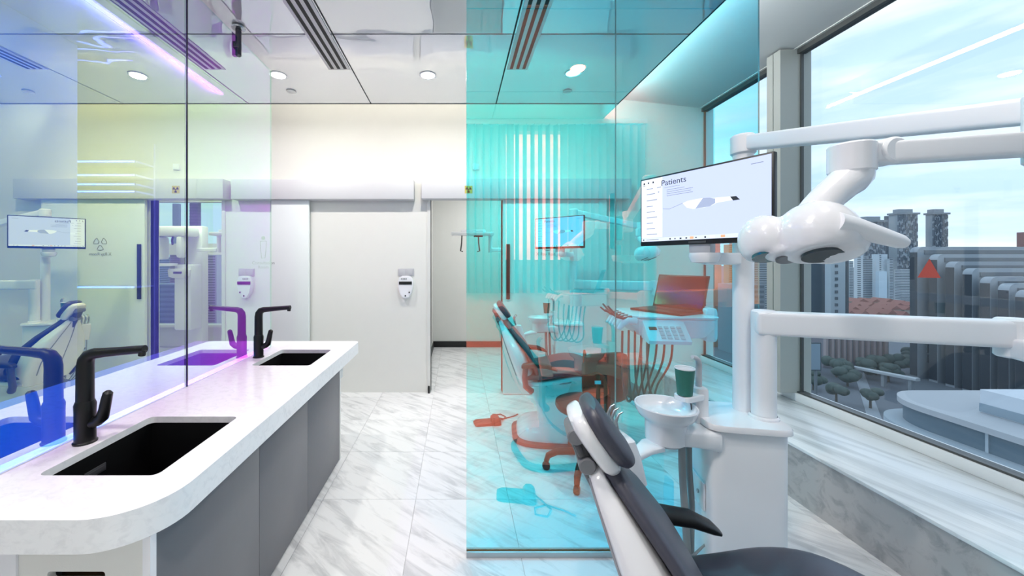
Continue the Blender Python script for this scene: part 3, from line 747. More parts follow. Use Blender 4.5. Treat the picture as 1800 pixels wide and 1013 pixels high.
# ================================================================== MONITORS
def emis(name, col, s):
    return mat(name, (.02, .02, .02), .25, var=0, emit=col, estr=s)
S_bg = emis('screen_blue_white', '#c3cffb', .95); S_side = emis('screen_sidebar', '#dfe6fd', .98); S_hi = emis('screen_highlight', '#e6edff', 1.0)
S_ink = emis('screen_ink', '#2a2c3a', .6); S_grey = emis('screen_grey', '#8d97b5', .8); S_mid = emis('screen_mid', '#a9b6d6', .85); S_task = emis('screen_taskbar', '#d7e2fb', .95); S_or = emis('screen_orange', '#e6b48c', .9)
def monitor(center, rot, label, arm_to):
    W, H = .530, .315
    t = thing('monitor', center, label, 'monitor', 'flat computer monitors', rot)
    MB().box(-W / 2, W / 2, 0, .024, -H / 2, H / 2, .004).build('casing', M_black, t)
    s = MB().box(-W / 2 + .008, W / 2 - .008, -.0015, 0, -H / 2 + .020, H / 2 - .008).build('screen', S_bg, t)
    x0, x1, z0, z1 = -W / 2 + .008, W / 2 - .008, -H / 2 + .020, H / 2 - .008
    w_, h_ = x1 - x0, z1 - z0
    X = lambda u: x0 + u * w_
    Z = lambda v: z1 - v * h_
    def rects(name, m, L, d=.0022):
        b = MB()
        for u0, u1, v0, v1 in L: b.box(X(u0), X(u1), -d, -.0015, Z(v1), Z(v0))
        return b.build(name, m, s, kind='stuff' if len(L) > 1 else None)
    rects('sidebar', S_side, [(.0, .205, .0, .94)])
    rects('sidebar_highlight', S_hi, [(.055, .205, .49, .56), (.0, .06, .02, .11)], .0025)
    L = [(.055, .055 + .06 + .02 * (k % 3), v, v + .011) for k, v in enumerate((.15, .235, .335, .43, .52, .61, .70, .79, .88))]
    L += [(.155, .195, .15, .16), (.165, .175, .22, .235)]
    rects('menu_lines', S_grey, L, .0029)
    rects('menu_icons', S_ink, [(.022, .036, .045, .075), (.066, .078, .045, .07), (.112, .124, .045, .072), (.015, .04, .09, .096)], .0029)
    rects('text_lines', S_grey, [(.225, .36, .175, .181), (.245, .40, .215, .222), (.245, .47, .245, .252), (.245, .455, .275, .282), (.245, .47, .305, .312), (.88, .955, .075, .084)], .0024)
    rects('taskbar', S_task, [(0, 1, .945, 1)], .0020)
    rects('taskbar_icons', S_ink, [(.018, .028, .962, .985), (.05, .17, .970, .976), (.27, .282, .962, .985), (.315, .325, .965, .982), (.36, .375, .962, .985), (.41, .422, .962, .985), (.49, .50, .965, .98), (.56, .572, .962, .985), (.88, .90, .968, .978), (.93, .94, .965, .98)], .0026)
    rects('taskbar_tiles', S_or, [(.445, .475, .955, .99), (.68, .71, .955, .99)], .0024)
    rects('taskbar_tile', S_side, [(.60, .64, .955, .99)], .0024)
    tm = text_mesh('heading', 'Patients', .036, S_ink, Matrix.Translation((X(.305), -.0022, Z(.105))) @ Matrix.Rotation(R(90), 4, 'X'), s, .0003)
    def poly(name, m, P, d): MB().prism([(X(u), -d, Z(v)) for u, v in P], (0, .0005, 0)).build(name, m, s)
    poly('scanner_body', S_hi, [(.385, .455), (.43, .43), (.55, .42), (.62, .44), (.78, .455), (.80, .50), (.65, .515), (.62, .54), (.55, .56), (.47, .56), (.42, .53)], .0022)
    poly('scanner_grip', S_mid, [(.55, .42), (.60, .43), (.64, .455), (.64, .515), (.60, .55), (.49, .56)], .0028)
    poly('scanner_tip', S_ink, [(.745, .455), (.785, .458), (.81, .51), (.765, .512)], .0028)
    MB().tube([(X(.21), -.0022, Z(.50)), (X(.27), -.0022, Z(.515)), (X(.32), -.0022, Z(.49)), (X(.385), -.0022, Z(.455))], .0009, 6).build('scanner_cable', S_grey, s)
    MB().box(-.035, .035, -.0008, .001, -H / 2 + .005, -H / 2 + .013).build('bezel_lettering', M_dgrey, t)
    # mount
    b = MB(); b.box(-.05, .05, .024, .06, -.10, .05, .008); b.box(-.045, .045, .012, .055, -H / 2 - .04, -H / 2 + .03, .01); b.build('mount', M_lgrey, t)
    mt = MB().lathe([(0, -.045), (.048, -.040), (.058, -.015), (.055, 0), (0, .002)], (0, .05, -H / 2 - .035), 28).build('swivel', M_white2, t)
    p = t.matrix_basis.inverted() @ Vector(arm_to)
    b = MB(); rbox(b, (0, .05, -H / 2 - .06), (p.x, p.y, -H / 2 - .06), .05, .05); b.build('mount_arm', M_white, t)
    return t
bpy.context.view_layer.update()
monitor((.987, 1.543, 1.772), R(-64), 'wide black monitor showing the Patients screen, in front of the tinted screen', (1.19, 1.58, 1.6))
monitor((1.01, 3.73, 1.82), R(-43), 'wide black monitor behind the tinted screen', (1.19, 3.86, 1.6))

# ================================================================== DENTAL CHAIRS
def chair(label):
    t = thing('dental_chair', (.578, .95, 0), label, 'dental chair', 'dental chairs', R(-10))
    Y = Vector((0, 1, 0))
    def path(P, wid, thk, off, e=3.2, n=32):
        S = []
        for i, (x, z) in enumerate(P):
            a = Vector((P[max(i - 1, 0)][0], 0, P[max(i - 1, 0)][1])); c = Vector((P[min(i + 1, len(P) - 1)][0], 0, P[min(i + 1, len(P) - 1)][1]))
            d = (c - a).normalized(); nrm = Y.cross(d) * -1
            S.append((Vector((x, 0, z)) + nrm * (off[i] if isinstance(off, list) else off), Y, nrm, wid[i], thk[i] if isinstance(thk, list) else thk))
        return MB().loft(S, n, True, e)
    # normals: for an upward path Y x d points backwards, so the sign is handled per part
    BP = [(.03, .47), (.02, .50), (-.015, .60), (-.075, .74), (-.138, .87), (-.190, .97), (-.208, 1.01), (-.214, 1.022)]
    BW = [.16, .22, .265, .265, .185, .095, .06, .035]
    TH = [.045, .065, .075, .070, .050, .028, .02, .012]
    FR = [.055, .06, .065, .062, .036, .012, .003, 0]
    def back(off, sc_w, th):
        S = []
        for i, (x, z) in enumerate(BP):
            a, c = BP[max(i - 1, 0)], BP[min(i + 1, len(BP) - 1)]
            d = Vector((c[0] - a[0], 0, c[1] - a[1])).normalized(); f = Vector((d.z, 0, -d.x))
            if th is None: S.append((Vector((x, 0, z)) + f * (FR[i] + .004 - TH[i]), Y, f, BW[i] * sc_w, TH[i]))
            else: S.append((Vector((x, 0, z)) + f * (off + FR[i]), Y, f, BW[i] * sc_w, th * (.6 if i in (0, len(BP) - 1) else 1)))
        return S
    MB().loft(back(.024, 1.03, .023), 36, True, 3).build('backrest_cushion', M_leather, t)
    sh = MB().loft(back(0, .98, None), 40, True, 4.2).build('backrest_shell', M_white2, t)
    # centre groove and edge line on the shell back
    for yy in (.012, -.42):
        P = []
        for i in range(2, len(BP) - 1):
            a, c = BP[i - 1], BP[i + 1]; d = Vector((c[0] - a[0], 0, c[1] - a[1])).normalized(); f = Vector((d.z, 0, -d.x))
            P.append(Vector((BP[i][0], yy * BW[i] * 1.6 if yy < 0 else yy, BP[i][1])) + f * (FR[i] + .0035 - 2 * TH[i] * (.985 if yy < 0 else 1)))
        MB().tube(cr(P, 4), .0035, 8).build('shell_seam', M_seam, sh)
    # headrest
    up = Vector((-.59, 0, .81)).normalized(); fw = Vector((.81, 0, .59)).normalized(); hc = Vector((-.215, 0, 1.093))
    def head(off, th, wmul, bulge=0):
        return [(hc + up * k + fw * (off + bulge * (1 - (k / .088) ** 2)), Y, fw, w_ * wmul, th * q) for k, w_, q in ((-.086, .035, .35), (-.079, .065, .75), (-.057, .085, 1), (-.022, .092, 1.05), (.022, .092, 1.05), (.057, .085, 1), (.079, .065, .75), (.086, .035, .35))]
    MB().loft(head(.030, .028, 1.0, -.008), 32, True, 2.6).build('headrest_cushion', M_leather, t)
    MB().loft(head(-.012, .027, .94), 32, True, 2.8).build('headrest_shell', M_white2, t)
    b = MB()
    P1 = Vector((-.272, 0, 1.098)); P2 = Vector((-.244, 0, 1.026))
    b.loft([(P1 + (P2 - P1) * k, Y, Vector((.92, 0, .39)), .034, .018) for k in (0, .5, 1)], 18, True, 4)
    b.cyl((-.244, 0, 1.024), (-.205, 0, .96), .022, .026, 20)
    br = b.build('headrest_bracket', M_dgrey, t)
    for p in (P1, P2):
        MB().cyl(p + Vector((0, -.046, 0)), p + Vector((0, .046, 0)), .021, n=28, chamfer=.003).build('bracket_knob', M_mgrey, br)
    MB().tube([(-.268, -.036, 1.078), (-.263, -.036, 1.066), (-.256, -.036, 1.050)], .009, 12).build('release_lever', M_dgrey, br)
    # seat and leg rest
    SP = [(-.07, .555), (-.04, .575), (.08, .585), (.20, .605), (.32, .635), (.42, .645), (.52, .625), (.66, .56), (.85, .46), (1.02, .37), (1.10, .33), (1.13, .315)]
    SW = [.20, .245, .27, .285, .29, .285, .275, .26, .24, .215, .18, .12]
    Q = cr([(x, w_, z) for (x, z), w_ in zip(SP, SW)], 3); SP = [(q.x, q.z) for q in Q]; SW = [q.y for q in Q]
    def seat(off, wm, th):
        S = []
        for i, (x, z) in enumerate(SP):
            a, c = SP[max(i - 1, 0)], SP[min(i + 1, len(SP) - 1)]
            d = Vector((c[0] - a[0], 0, c[1] - a[1])).normalized(); nrm = Vector((-d.z, 0, d.x))
            S.append((Vector((x, 0, z)) + nrm * off, Y, nrm, SW[i] * wm, th * (.5 if i in (0, len(SP) - 1) else 1)))
        return S
    MB().loft(seat(0, 1, .042), 36, True, 3).build('seat_cushion', M_leather, t)
    MB().loft(seat(-.062, .93, .030), 36, True, 3.4).build('seat_shell', M_white2, t)
    # arm rests
    for s_ in (-1, 1):
        y = .315 * s_
        a = MB(); a.loft([((-.055, y, .685), (0, 1, 0), (0, 0, 1), .020, .010), ((-.04, y, .692), (0, 1, 0), (0, 0, 1), .030, .020), ((.05, y, .704), (0, 1, 0), (.05, 0, 1), .034, .022), ((.14, y, .698), (0, 1, 0), (.15, 0, 1), .034, .020), ((.20, y, .678), (0, 1, 0), (.3, 0, 1), .030, .014), ((.225, y, .664), (0, 1, 0), (.4, 0, 1), .018, .006)], 22, True, 3)
        ar = a.build('armrest', M_black, t)
        MB().tube([(-.02, y, .69), (-.03, y, .60), (-.02, y * .93, .52), (.03, y * .8, .47)], [.022, .022, .024, .026], 14).build('armrest_support', M_dgrey, ar)
    # base
    b = MB(); b.loft([((.30, 0, z), (1, 0, 0), (0, 1, 0), .42 * q, .26 * q) for z, q in ((0, .98), (.006, 1), (.03, 1), (.036, .97))], 44, True, 4); b.build('base_plate', M_dgrey, t)
    b = MB(); b.loft([((.30, 0, z), (1, 0, 0), (0, 1, 0), .38 * q, .225 * q) for z, q in ((.037, 1), (.09, .97), (.13, .86), (.15, .7))], 44, True, 4); b.build('base_cover', M_white2, t)
    b = MB(); b.loft([((.28, 0, .14), (1, 0, 0), (0, 1, 0), .17, .13), ((.24, 0, .25), (1, 0, 0), (0, 1, 0), .14, .115), ((.20, 0, .36), (1, 0, 0), (0, 1, 0), .14, .12), ((.20, 0, .50), (1, 0, 0), (0, 1, 0), .19, .15)], 32, True, 4); b.build('lift_column', M_white, t)
    return t
ch = chair('slate grey dental chair with white shell in front of the tinted screen')
c2 = copy_tree(ch)
c2.location = (.61, 3.34, 0); c2.rotation_euler = (0, 0, R(-6)); c2['label'] = 'slate grey dental chair with white shell behind the tinted screen'

# ------------------------------------------------------------------ laptops, pedals, stool, pouch
def laptop(x, y, z, rot, label):
    t = thing('laptop', (x, y, z), label, 'laptop', 'open laptops', rot)
    MB().box(-.165, .165, -.115, .115, 0, .014, .003).build('laptop_base', M_black, t)
    b = MB()
    for i in range(5):
        for j in range(13): b.box(-.148 + .0228 * j, -.148 + .0228 * j + .019, .075 - .022 * i, .093 - .022 * i, .0142, .0158)
    b.build('keyboard', M_dgrey, t)
    Ml = Matrix.Translation((0, .115, .012)) @ Matrix.Rotation(R(-18), 4, 'X')
    l = MB().box(-.165, .165, 0, .007, 0, .225, .002).build('laptop_lid', M_black, t, M=Ml)
    MB().box(-.155, .155, -.0012, -.0002, .015, .215).build('laptop_screen', mat('dark_screen', '#1c1d20', .12), l, M=Ml)
    return t
laptop(1.31, .06, 1.2245, R(-62), 'open black laptop on the delivery head opposite the tinted screen')
laptop(1.31, 2.36, 1.2245, R(-62), 'open black laptop on the delivery head behind the tinted screen')
def pedal(x, y, rot, label):
    t = thing('foot_pedal', (x, y, 0), label, 'foot pedal', 'foot pedals', rot)
    MB().loft([((-.03, 0, .002), (1, 0, 0), (0, 1, 0), .11, .065), ((-.03, 0, .012), (1, 0, 0), (0, 1, 0), .11, .065), ((-.025, 0, .022), (1, 0, 0), (0, 1, 0), .10, .06)], 24, True, 6).build('treadle', M_black, t)
    MB().loft([((.07, 0, .002), (1, 0, 0), (0, 1, 0), .045, .075), ((.07, 0, .045), (1, 0, 0), (0, 1, 0), .040, .07), ((.07, 0, .062), (1, 0, 0), (0, 1, 0), .026, .055)], 24, True, 4).build('pedal_housing', M_black, t)
    MB().tube([(.10, .0, .03), (.15, .03, .01), (.20, .10, .006), (.17, .17, .006), (.10, .16, .006), (.10, .10, .006), (.17, .06, .006), (.28, .10, .006), (.34, .14, .006)], .005, 8).build('pedal_cable', M_black, t)
pedal(.40, 1.47, R(8), 'black foot pedal on the floor before the tinted screen')
pedal(.30, 3.56, R(10), 'black foot pedal on the floor behind the tinted screen')

def stool(x, y, rot, label):
    t = thing('operator_stool', (x, y, 0), label, 'stool', None, rot)
    M_st = mat('black_vinyl', '#19181a', .42)
    MB().lathe([(0, .455), (.17, .455), (.20, .468), (.212, .49), (.208, .515), (.18, .53), (0, .535)], n=36).build('seat', M_st, t)
    MB().cyl((0, 0, .12), (0, 0, .455), .027, n=20).build('gas_column', M_blackm, t)
    hub = MB().cyl((0, 0, .10), (0, 0, .18), .045, n=20).build('hub', M_blackm, t)
    for k in range(5):
        a = R(72 * k + 10); c, s_ = math.cos(a), math.sin(a)
        MB().tube([(0, 0, .155), (.10 * c, .10 * s_, .155), (.20 * c, .20 * s_, .14), (.26 * c, .26 * s_, .105), (.275 * c, .275 * s_, .06)], [.026, .026, .024, .022, .018], 12).build('leg', M_blackm, t)
        cs = MB().cyl((.275 * c - s_ * .018, .275 * s_ + c * .018, .028), (.275 * c + s_ * .018, .275 * s_ - c * .018, .028), .028, n=20, chamfer=.004)
        cs.build('caster', M_black, t)
    b = MB(); b.loft([((0, -.235, z), (1, 0, 0), (0, 1, 0), w_, d_) for z, w_, d_ in ((.60, .12, .015), (.62, .155, .028), (.70, .17, .032), (.86, .17, .032), (.915, .155, .028), (.93, .12, .014))], 28, True, 4); b.build('backrest', M_st, t)
    MB().tube([(0, -.05, .45), (0, -.20, .45), (0, -.262, .50), (0, -.268, .62), (0, -.262, .72)], .016, 12).build('backrest_stem', M_blackm, t)
stool(.93, 2.72, R(14), 'black operator stool on casters behind the tinted screen')
t = thing('cloth_pouch', (.895, 2.475, .64), 'cloth pouch painted with an orange reflection, with a white label, hung over the stool backrest', 'pouch'); o = t.location.copy()
M_or = mat('reflection_orange_cloth', '#f0381e', .8, var=.12, vscale=30, bump=.3, bscale=120)  # orange-red stands in for the bright reflection in the tinted glass
b = MB(); b.loft([((.895 + dx, 2.432, z), (1, 0, .25), (0, 1, 0), w_, d_) for dx, z, w_, d_ in ((.03, .655, .03, .006), (.02, .665, .075, .014), (0, .72, .085, .020), (-.01, .78, .075, .016), (-.03, .81, .05, .010))], 22, True, 3); pb = b.build('pouch_body', M_or, t, org=o)
MB().box(.885, .925, 2.408, 2.411, .752, .774).build('pouch_label', M_white, pb, org=o)
MB().tube([(.84, 2.44, .79), (.83, 2.46, .90), (.85, 2.50, .945), (.87, 2.535, .90)], .007, 8).build('pouch_strap', M_or, t, org=o)

# ------------------------------------------------------------------ cone beam scanner in the X-ray room
t = thing('xray_scanner', (1.05, 5.75, 0), 'tall white dental X-ray scanner with oval control panel beyond the doorway', 'X-ray machine'); o = t.location.copy()
boxo('base_foot', M_lgrey, .80, 1.35, 5.45, 6.05, 0, .04, t, .01, org=o)
boxo('column', M_white, .93, 1.17, 5.86, 6.02, .04, 2.08, t, .02, org=o)
boxo('carriage', M_white, .92, 1.17, 5.60, 5.855, .50, 1.48, t, .02, org=o)
b = MB(); b.loft([((1.08, 5.585, z), (1, 0, 0), (0, 1, 0), w_, d_) for z, w_, d_ in ((1.28, .10, .02), (1.30, .16, .03), (1.40, .17, .035), (1.42, .15, .03))], 32, True, 2.4); cp = b.build('control_panel', M_white2, t, org=o)
MB().box(1.02, 1.14, 5.543, 5.552, 1.345, 1.375).build('panel_display', M_dgrey, cp, org=o)
boxo('upper_head', M_white, .95, 1.52, 5.52, 5.85, 1.90, 2.05, t, .04, org=o)
boxo('tube_head', M_white, 1.36, 1.50, 5.56, 5.78, 1.55, 1.90, t, .04, org=o)
boxo('detector', M_white, 1.00, 1.09, 5.52, 5.64, 1.58, 1.90, t, .03, org=o)
MB().tube([(1.20, 5.62, 1.90), (1.20, 5.60, 1.84), (1.17, 5.57, 1.78)], .014, 10).build('head_clamp', M_dgrey, t, org=o)
b = MB(); b.loft([((1.32, 5.58, z), (1, 0, 0), (0, 1, 0), .2, .1) for z in (1.46, 1.50)], 28, True, 2.4); b.build('chin_rest', M_white, t, org=o)
b = MB(); rbox(b, (.94, 5.80, 1.70), (.50, 5.60, 1.70), .08, .06); b.cyl((.50, 5.60, 1.66), (.50, 5.60, 1.93), .03, n=20); b.build('ceph_arm', M_white, t, org=o)
b = MB().box(-.08, .54, 5.42, 5.66, 1.905, 1.955, .012); b.box(.06, .42, 5.45, 5.63, 1.955, 1.99, .012); cf = b.build('ceph_head', M_white2, t, org=o)
for x, d in ((.075, -.02), (.315, .02)):
    MB().tube([(x, 5.50, 1.91), (x + d * .2, 5.50, 1.80), (x + d, 5.50, 1.68), (x + d - math.copysign(.035, d), 5.50, 1.672)], .009, 8).build('ear_rod', M_black, cf, org=o)
boxo('rod_slide', M_black, .25, .38, 5.47, 5.52, 1.885, 1.904, t, .003, org=o)

# ================================================================== CITY BEYOND THE WINDOWS
GZ = -46.0
g = tag(MB().box(3.6, 2500, -400, 3000, GZ - 1, GZ).build('city_ground', mat('asphalt', '#5c6670', .8, var=.25, vscale=.05)), 'dark grey streets far below between the buildings', 'ground', kind='structure')
CC = {}  # bluish distance haze is mixed into these city colours
def cm(h, **k):
    if h not in CC: CC[h] = mat('city_' + h.strip('#'), h, .75, var=.06, vscale=.15, **k)
    return CC[h]
def tower(name, label, px0, px1, ytop, Y, depth, col, cat='building', group=None, ybase=None, bands=None, cols=None, dark='#5a6873', zb=None, side=.3):
    pn = px0 + side * (px1 - px0); depth = Y * ((pn - VX) / (px0 - VX) - 1)
    a = PX(pn, ytop, Y); c = PX(px1, ytop, Y)
    z0 = GZ if zb is None else zb
    loc = Vector(((a.x + c.x) / 2, Y, z0))
    t = thing(name, loc, label, cat, group)
    boxo('wall', cm(col), a.x, c.x, Y, Y + depth, z0, a.z, t, org=loc)
    if bands:
        nb, frac, u0, u1 = bands; h = (a.z - z0) / nb; b = MB(); x0 = a.x + (c.x - a.x) * u0; x1 = a.x + (c.x - a.x) * u1
        for k in range(nb): b.box(x0 - (.25 if u0 < .05 else 0), x1, Y - .25, Y + (depth * .9 if u0 < .05 else .1), z0 + h * (k + .25), z0 + h * (k + .25 + frac))
        b.build('window_bands', cm(dark), t, org=loc, kind='stuff')
    if cols:
        nc, frac, v0, v1 = cols; wd = (c.x - a.x) / nc; b = MB()
        H = a.z - z0
        for k in range(nc): b.box(a.x + wd * (k + .5 - frac / 2), a.x + wd * (k + .5 + frac / 2), Y - .3, Y + .1, z0 + H * v0, z0 + H * v1)
        b.build('window_columns', cm(dark), t, org=loc, kind='stuff')
    return t, loc, a, c
# seen past the white column
tower('office_slab', 'dark blue-grey slab building beside the window column', 1398, 1450, 400, 190, 25, '#4d5f6d')
t, loc, a, c = tower('office_block', 'pale grey block with one column of small windows', 1450, 1486, 400, 180, 20, '#a3b3bb')
b = MB(); x = a.x + (c.x - a.x) * .35
for k in range(16): b.box(x - .6, x + .6, 179.6, 180.1, -30 + 3.1 * k, -28.6 + 3.1 * k)
b.build('small_windows', cm('#4a5a66'), t, org=loc, kind='stuff')
tower('service_core', 'narrow dark service tower beside the pale grey block', 1486, 1492, 405, 182, 18, '#4b5761')
# grey striped towers
SG = 'tall grey striped apartment towers'
for px0, px1, yt, lb in ((1503, 1556, 387, 'grey striped apartment tower with a low roof box'), (1562, 1613, 374, 'tall grey striped apartment tower in the middle of the row'), (1627, 1666, 374, 'grey striped apartment tower standing apart at the end of the row')):
    t, loc, a, c = tower('apartment_tower', lb, px0, px1, yt, 620, 40, '#98a3aa', group=SG)
    b = MB(); rr = random.Random(px0)
    n = 14; wd = (c.x - a.x) / n
    for k in range(n):
        z = GZ + 30
        while z < a.z - 3:
            h = rr.uniform(4, 14)
            b.box(a.x + wd * (k + rr.uniform(.0, .3)), a.x + wd * (k + rr.uniform(.45, .8)), 618.8, 620.2, z, min(z + h, a.z - 2)); z += h + rr.uniform(1, 7)
    b.build('window_columns', cm('#6a7681'), t, org=loc, kind='stuff')
    boxo('roof_slab', cm('#7d8890'), a.x - 2, c.x + 2, 618, 620 + (c.x - a.x) * .4, a.z - 3, a.z, t, org=loc)
    boxo('roof_box', cm('#86919a'), a.x + 4, a.x + (c.x - a.x) * .8, 621, 630, a.z, a.z + 6, t, org=loc)
tower('sky_bridge_block', 'dark recessed block between the grey striped towers', 1554, 1566, 380, 670, 20, '#5c6872')
tower('rear_tower', 'thin grey tower peeking over the lamp head', 1470, 1492, 366, 700, 20, '#8d989f')
# white blocks
WG = 'white slab blocks below the striped towers'
tower('slab_block', 'white slab block with short balcony bands', 1501, 1517, 447, 380, 16, '#c3d0d6', group=WG, bands=(26, .42, .12, .62))
tower('slab_block', 'lower grey slab block with full-width balcony bands', 1517, 1533, 455, 384, 14, '#9fafb8', group=WG, bands=(26, .5, 0, 1))
tower('slab_block', 'white slab block with a stair tower', 1532, 1560, 447, 386, 14, '#bccbd3', group=WG, bands=(26, .4, .28, .42))
tower('slab_block', 'plain pale blue block face in front of the stair tower', 1539, 1559, 477, 376, 8, '#bcd3e0', group=WG)
tower('slab_block', 'narrow pale block with fine balconies at the end of the white row', 1559, 1570, 455, 382, 14, '#b3c2ca', group=WG, bands=(30, .5, .2, .9))
tower('slab_block', 'far pale block behind the office block', 1489, 1500, 459, 420, 14, '#b4c1c8', group=WG, bands=(26, .4, .1, .9))
tower('grid_block', 'white apartment block with a grid of dark windows', 1572, 1614, 474, 430, 20, '#c2ccd1', bands=(20, .45, 0, 1))
# low red roofs
rr = random.Random(3)
k = 0
for row, Y in enumerate((262, 285, 310, 335)):
    for j in range(5):
        px = 1496 + 24 * j + 7 * row; 
        if px > 1608: continue
        p = PX(px, 457, Y); w_ = rr.uniform(7, 9) * Y / 300; dpt = 14; h = 8 + rr.uniform(0, 2)
        loc = Vector((p.x, Y, GZ))
        t = thing('shophouse', loc, 'low shophouse with red tiled gable roof', 'house', 'red roofed shophouses')
        boxo('wall', cm('#9a9489'), -w_ / 2, w_ / 2, 0, dpt, 0, h, t)
        MB().prism([(-w_ / 2 - .4, -.4, h), (w_ / 2 + .4, -.4, h), (0, -.4, h + 3)], (0, dpt + .8, 0)).build('roof', cm('#8a5e56'), t)
# arcade facade, billboard, overpass
t, loc, a, c = tower('arcade_building', 'pinkish grey building with tall wall piers behind the billboard', 1398, 1562, 560, 165, 12, '#7e7f88')
b = MB(); wd = (c.x - a.x) / 11
for k in range(11):
    boxo('pier', cm('#a59a9b'), a.x + wd * k, a.x + wd * k + wd * .38, 163.8, 165, GZ + 3, a.z - 1, t, org=loc)
p = PX(1423, 628, 125); loc = Vector((p.x, 125, GZ)); t = thing('billboard', loc, 'large blank blue-grey roadside billboard on posts', 'billboard')
hw = 19 * 125 / FPX; zc = p.z - GZ
boxo('board', cm('#7f95a3'), -hw, hw, 0, .6, zc - 4.2, zc + 4.4, t); boxo('frame', cm('#49545c'), -hw - .4, hw + .4, .1, .9, zc - 4.6, zc + 4.8, t)
for x in (-hw * .7, hw * .7): boxo('post', cm('#6b767d'), x - .3, x + .3, .2, .8, 0, zc - 4.2, t)
a = PX(1500, 646, 150); c = PX(1614, 668, 132)
t = thing('footbridge', (a.x, a.y, GZ), 'pale footbridge crossing the road', 'bridge'); o = t.location.copy()
b = MB(); rbox(b, a, c, 2.2, 1.1); b.build('deck', cm('#aab3b8'), t, org=o)
for q in (.12, .5, .9):
    m = a.lerp(c, q); boxo('pier', cm('#8b969c'), m.x - .5, m.x + .5, m.y - .5, m.y + .5, GZ, m.z - .3, t, org=o)
for x0, y0, x1, y1, w_ in ((100, 60, 190, 150, 14), (118, 60, 208, 150, 3), (84, 70, 176, 165, 3)):
    v = Vector((x1 - x0, y1 - y0, 0)).normalized(); u = Vector((-v.y, v.x, 0)) * w_ / 2
    A, B_ = Vector((x0, y0, GZ + .02)), Vector((x1, y1, GZ + .02))
    tag(MB().prism([A + u, A - u, B_ - u, B_ + u], (0, 0, .12)).build('road', cm('#6a757d' if w_ > 5 else '#87929a')), 'wide grey road running past the low curved building' if w_ > 5 else 'pale pavement strip beside the wide road', 'road', None if w_ > 5 else 'pavement strips', kind='structure')
# trees
M_leaf = mat('tree_leaves', '#41524f', .8, var=.35, vscale=.8)
def tree(x, y, r, h):
    t = thing('street_tree', (x, y, GZ), 'round dark green street tree beside the road', 'tree', 'street trees')
    MB().cyl((0, 0, 0), (0, 0, h), .35, .25, 8).build('trunk', cm('#4d4a45'), t)
    b = MB(); q = random.Random(int(x * 7 + y))
    for k in range(7):
        a_ = q.uniform(0, 6.28); d_ = q.uniform(.2, .75) * r
        b.sphere((d_ * math.cos(a_), d_ * math.sin(a_), h + q.uniform(-.1, .6) * r), (r * q.uniform(.45, .65),) * 2 + (r * q.uniform(.4, .55),), 10, 7)
    b.build('crown', M_leaf, t)
for px, y_, Y, r in ((1470, 650, 152, 4.2), (1512, 655, 152, 4.2), (1490, 668, 141, 4), (1540, 642, 155, 4.5), (1562, 648, 146, 3.4), (1582, 645, 158, 4), (1430, 672, 137, 3.2), (1470, 676, 124, 2.8), (1604, 640, 168, 4), (1530, 672, 120, 2.6)):
    p = PX(px, 457, Y); tree(p.x, Y, r, 4)
# stepped concrete building
SK_ = [(1613, 434), (1648, 447), (1678, 460), (1709, 472), (1741, 487), (1774, 499), (1806, 511), (1838, 523)]
t = thing('stepped_building', PX(1613, 457, 150) * 1 + Vector((0, 0, GZ - EYE)), 'grey concrete building of stepped upright slabs with rounded shoulders', 'building'); o = t.location.copy()
for k, (px, yt) in enumerate(SK_):
    Y = 150 - 5.5 * k; a = PX(px, yt, Y); w_ = 62
    r_ = 2.2; out = [(a.x, GZ)] + [(a.x + r_ - r_ * math.cos(R(q)), a.z - r_ + r_ * math.sin(R(q))) for q in range(0, 91, 15)] + [(a.x + w_, a.z), (a.x + w_, GZ)]
    sl = MB().prism([(x, Y, z) for x, z in out], (0, 2.6, 0)).build('slab', cm('#98a3aa' if k % 2 else '#919ca4'), t, org=o)
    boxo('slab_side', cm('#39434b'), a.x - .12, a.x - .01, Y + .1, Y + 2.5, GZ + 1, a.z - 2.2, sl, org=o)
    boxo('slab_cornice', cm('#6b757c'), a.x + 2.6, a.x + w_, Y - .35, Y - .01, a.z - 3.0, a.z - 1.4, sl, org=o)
    q = random.Random(k); b = MB()
    for j in range(3):
        z = GZ + 4 + 3 * q.random()
        for i in range(3): b.box(a.x + 3.6 + 1.6 * j, a.x + 4.6 + 1.6 * j, Y - .3, Y + .1, z + 4 * i, z + 4 * i + 3.2)
    b.build('slit_windows', cm('#4d5860'), sl, org=o, kind='stuff')
# brick tower
t, loc, a, c = tower('brick_tower', 'red brick tower with white bands at the window edge', 1787, 1850, 408, 170, 15, '#7a5558')
b = MB()
for yb in (419, 458): z = PX(1787, yb, 170).z; b.box(a.x - .2, c.x, 169.7, 170.2, z - .5, z + .5)
b.build('white_bands', cm('#c6cdd0'), t, org=loc)
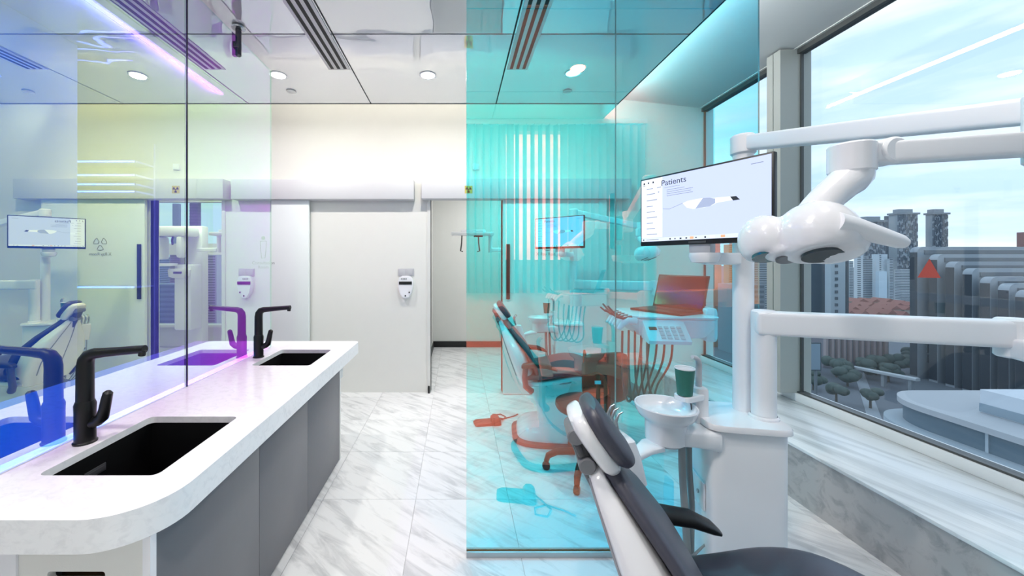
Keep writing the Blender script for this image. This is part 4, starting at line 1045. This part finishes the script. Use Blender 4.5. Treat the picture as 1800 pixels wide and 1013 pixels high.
# low curved building across the street: stacked floor plates with glass bands
t = thing('curved_podium', (95, 60, GZ), 'low curved building with pale flat roof and ribbons of windows', 'building'); o = t.location.copy()
def rounded(x0, y1, r, d=0):
    P = [(x0, -60)]
    for q in range(0, 91, 9): P.append((x0 + r - r * math.cos(R(q)), y1 - r + r * math.sin(R(q))))
    P += [(x0 + 90, y1), (x0 + 90, -60)]
    return P
def slab(name, m, x0, y1, r, z0, z1): return plate(rounded(x0, y1, r), [], z0, z1).build(name, m, t, org=o)
GB = cm('#4c6472'); CN = cm('#9aa9b2'); RF = cm('#aab0b4')
zt = -25.2
for k, (x0, y1, r, z0, z1, m, nm) in enumerate((
    (84.5, 77, 9, zt - 1.0, zt, RF, 'roof_slab'), (85.1, 76.5, 9, zt - 4.2, zt - 1.0, GB, 'window_ribbon'), (82.6, 78.2, 10, zt - 5.4, zt - 4.2, CN, 'floor_slab'),
    (83.2, 77.7, 10, zt - 8.4, zt - 5.4, GB, 'window_ribbon'), (81.6, 78.8, 11, zt - 9.8, zt - 8.4, CN, 'floor_slab'), (82.2, 78.3, 11, zt - 13, zt - 9.8, GB, 'window_ribbon'), (80.8, 79.4, 11, zt - 14.4, zt - 13, CN, 'floor_slab'), (81.4, 79, 11, GZ, zt - 14.4, cm('#72838d'), 'lower_wall'))):
    slab(nm, m, x0, y1, r, z0, z1)
b = MB()
for k in range(14): b.box(84.9, 85.4, 60 - 5 * k, 60.35 - 5 * k, zt - 4.2, zt - 1).box(83.0, 83.5, 61 - 5 * k, 61.35 - 5 * k, zt - 8.4, zt - 5.4)
b.build('mullions', CN, t, org=o, kind='stuff')
boxo('roof_hall', cm('#c3ccd3'), 92, 120, 10, 66, zt, zt + 4.0, t, org=o); boxo('roof_hall_wall', cm('#8798a3'), 91.8, 92, 10, 66, zt + .2, zt + 1.6, t, org=o)
# towers in the windows of the far bay and of the X-ray room
FB = 'towers seen through the far window'
tower('far_tower', 'beige tower with stacked balconies in the far window', 1272, 1300, 430, 260, 25, '#a0917f', group=FB, bands=(40, .45, .1, .9), dark='#6a5f55')
tower('far_tower', 'dark round-shouldered tower with lower podium in the far window', 1246, 1266, 352, 300, 25, '#6f7580', group=FB, bands=(40, .4, 0, 1))
tower('far_tower', 'slim pale tower with stepped top in the far window', 1282, 1297, 358, 340, 25, '#8d99a3', group=FB)
tower('far_tower', 'white apartment tower with fine floors in the far window', 1205, 1243, 440, 230, 20, '#b8bdbd', group=FB, bands=(34, .4, .1, .9))
tower('far_tower', 'brown slab tower behind the laptop in the far window', 1243, 1268, 445, 205, 18, '#8f8377', group=FB)
tower('far_block', 'wide grey apartment block low in the far window', 1262, 1345, 500, 190, 20, '#7b8790', bands=(14, .5, .05, .95))
tower('far_block', 'white banded apartment block beneath the far towers', 1300, 1360, 452, 320, 20, '#9eaab2', bands=(26, .45, 0, 1))
# red triangle marking the rescue window
c = Vector((2.8925, 0, 0))
def onwin(px, py):
    Y = 2.8925 * FPX / (px - VX); return Vector((2.8925, Y, EYE - (py - VY) * Y / FPX))
P = [onwin(1613, 488), onwin(1654, 489), onwin(1634, 455)]
tag(MB().prism([p + Vector((-.001, 0, 0)) for p in P], (.0008, 0, 0)).build('rescue_triangle', mat('red_film', '#b04a42', .5)), 'red triangle sticker on the window pane', 'sticker')
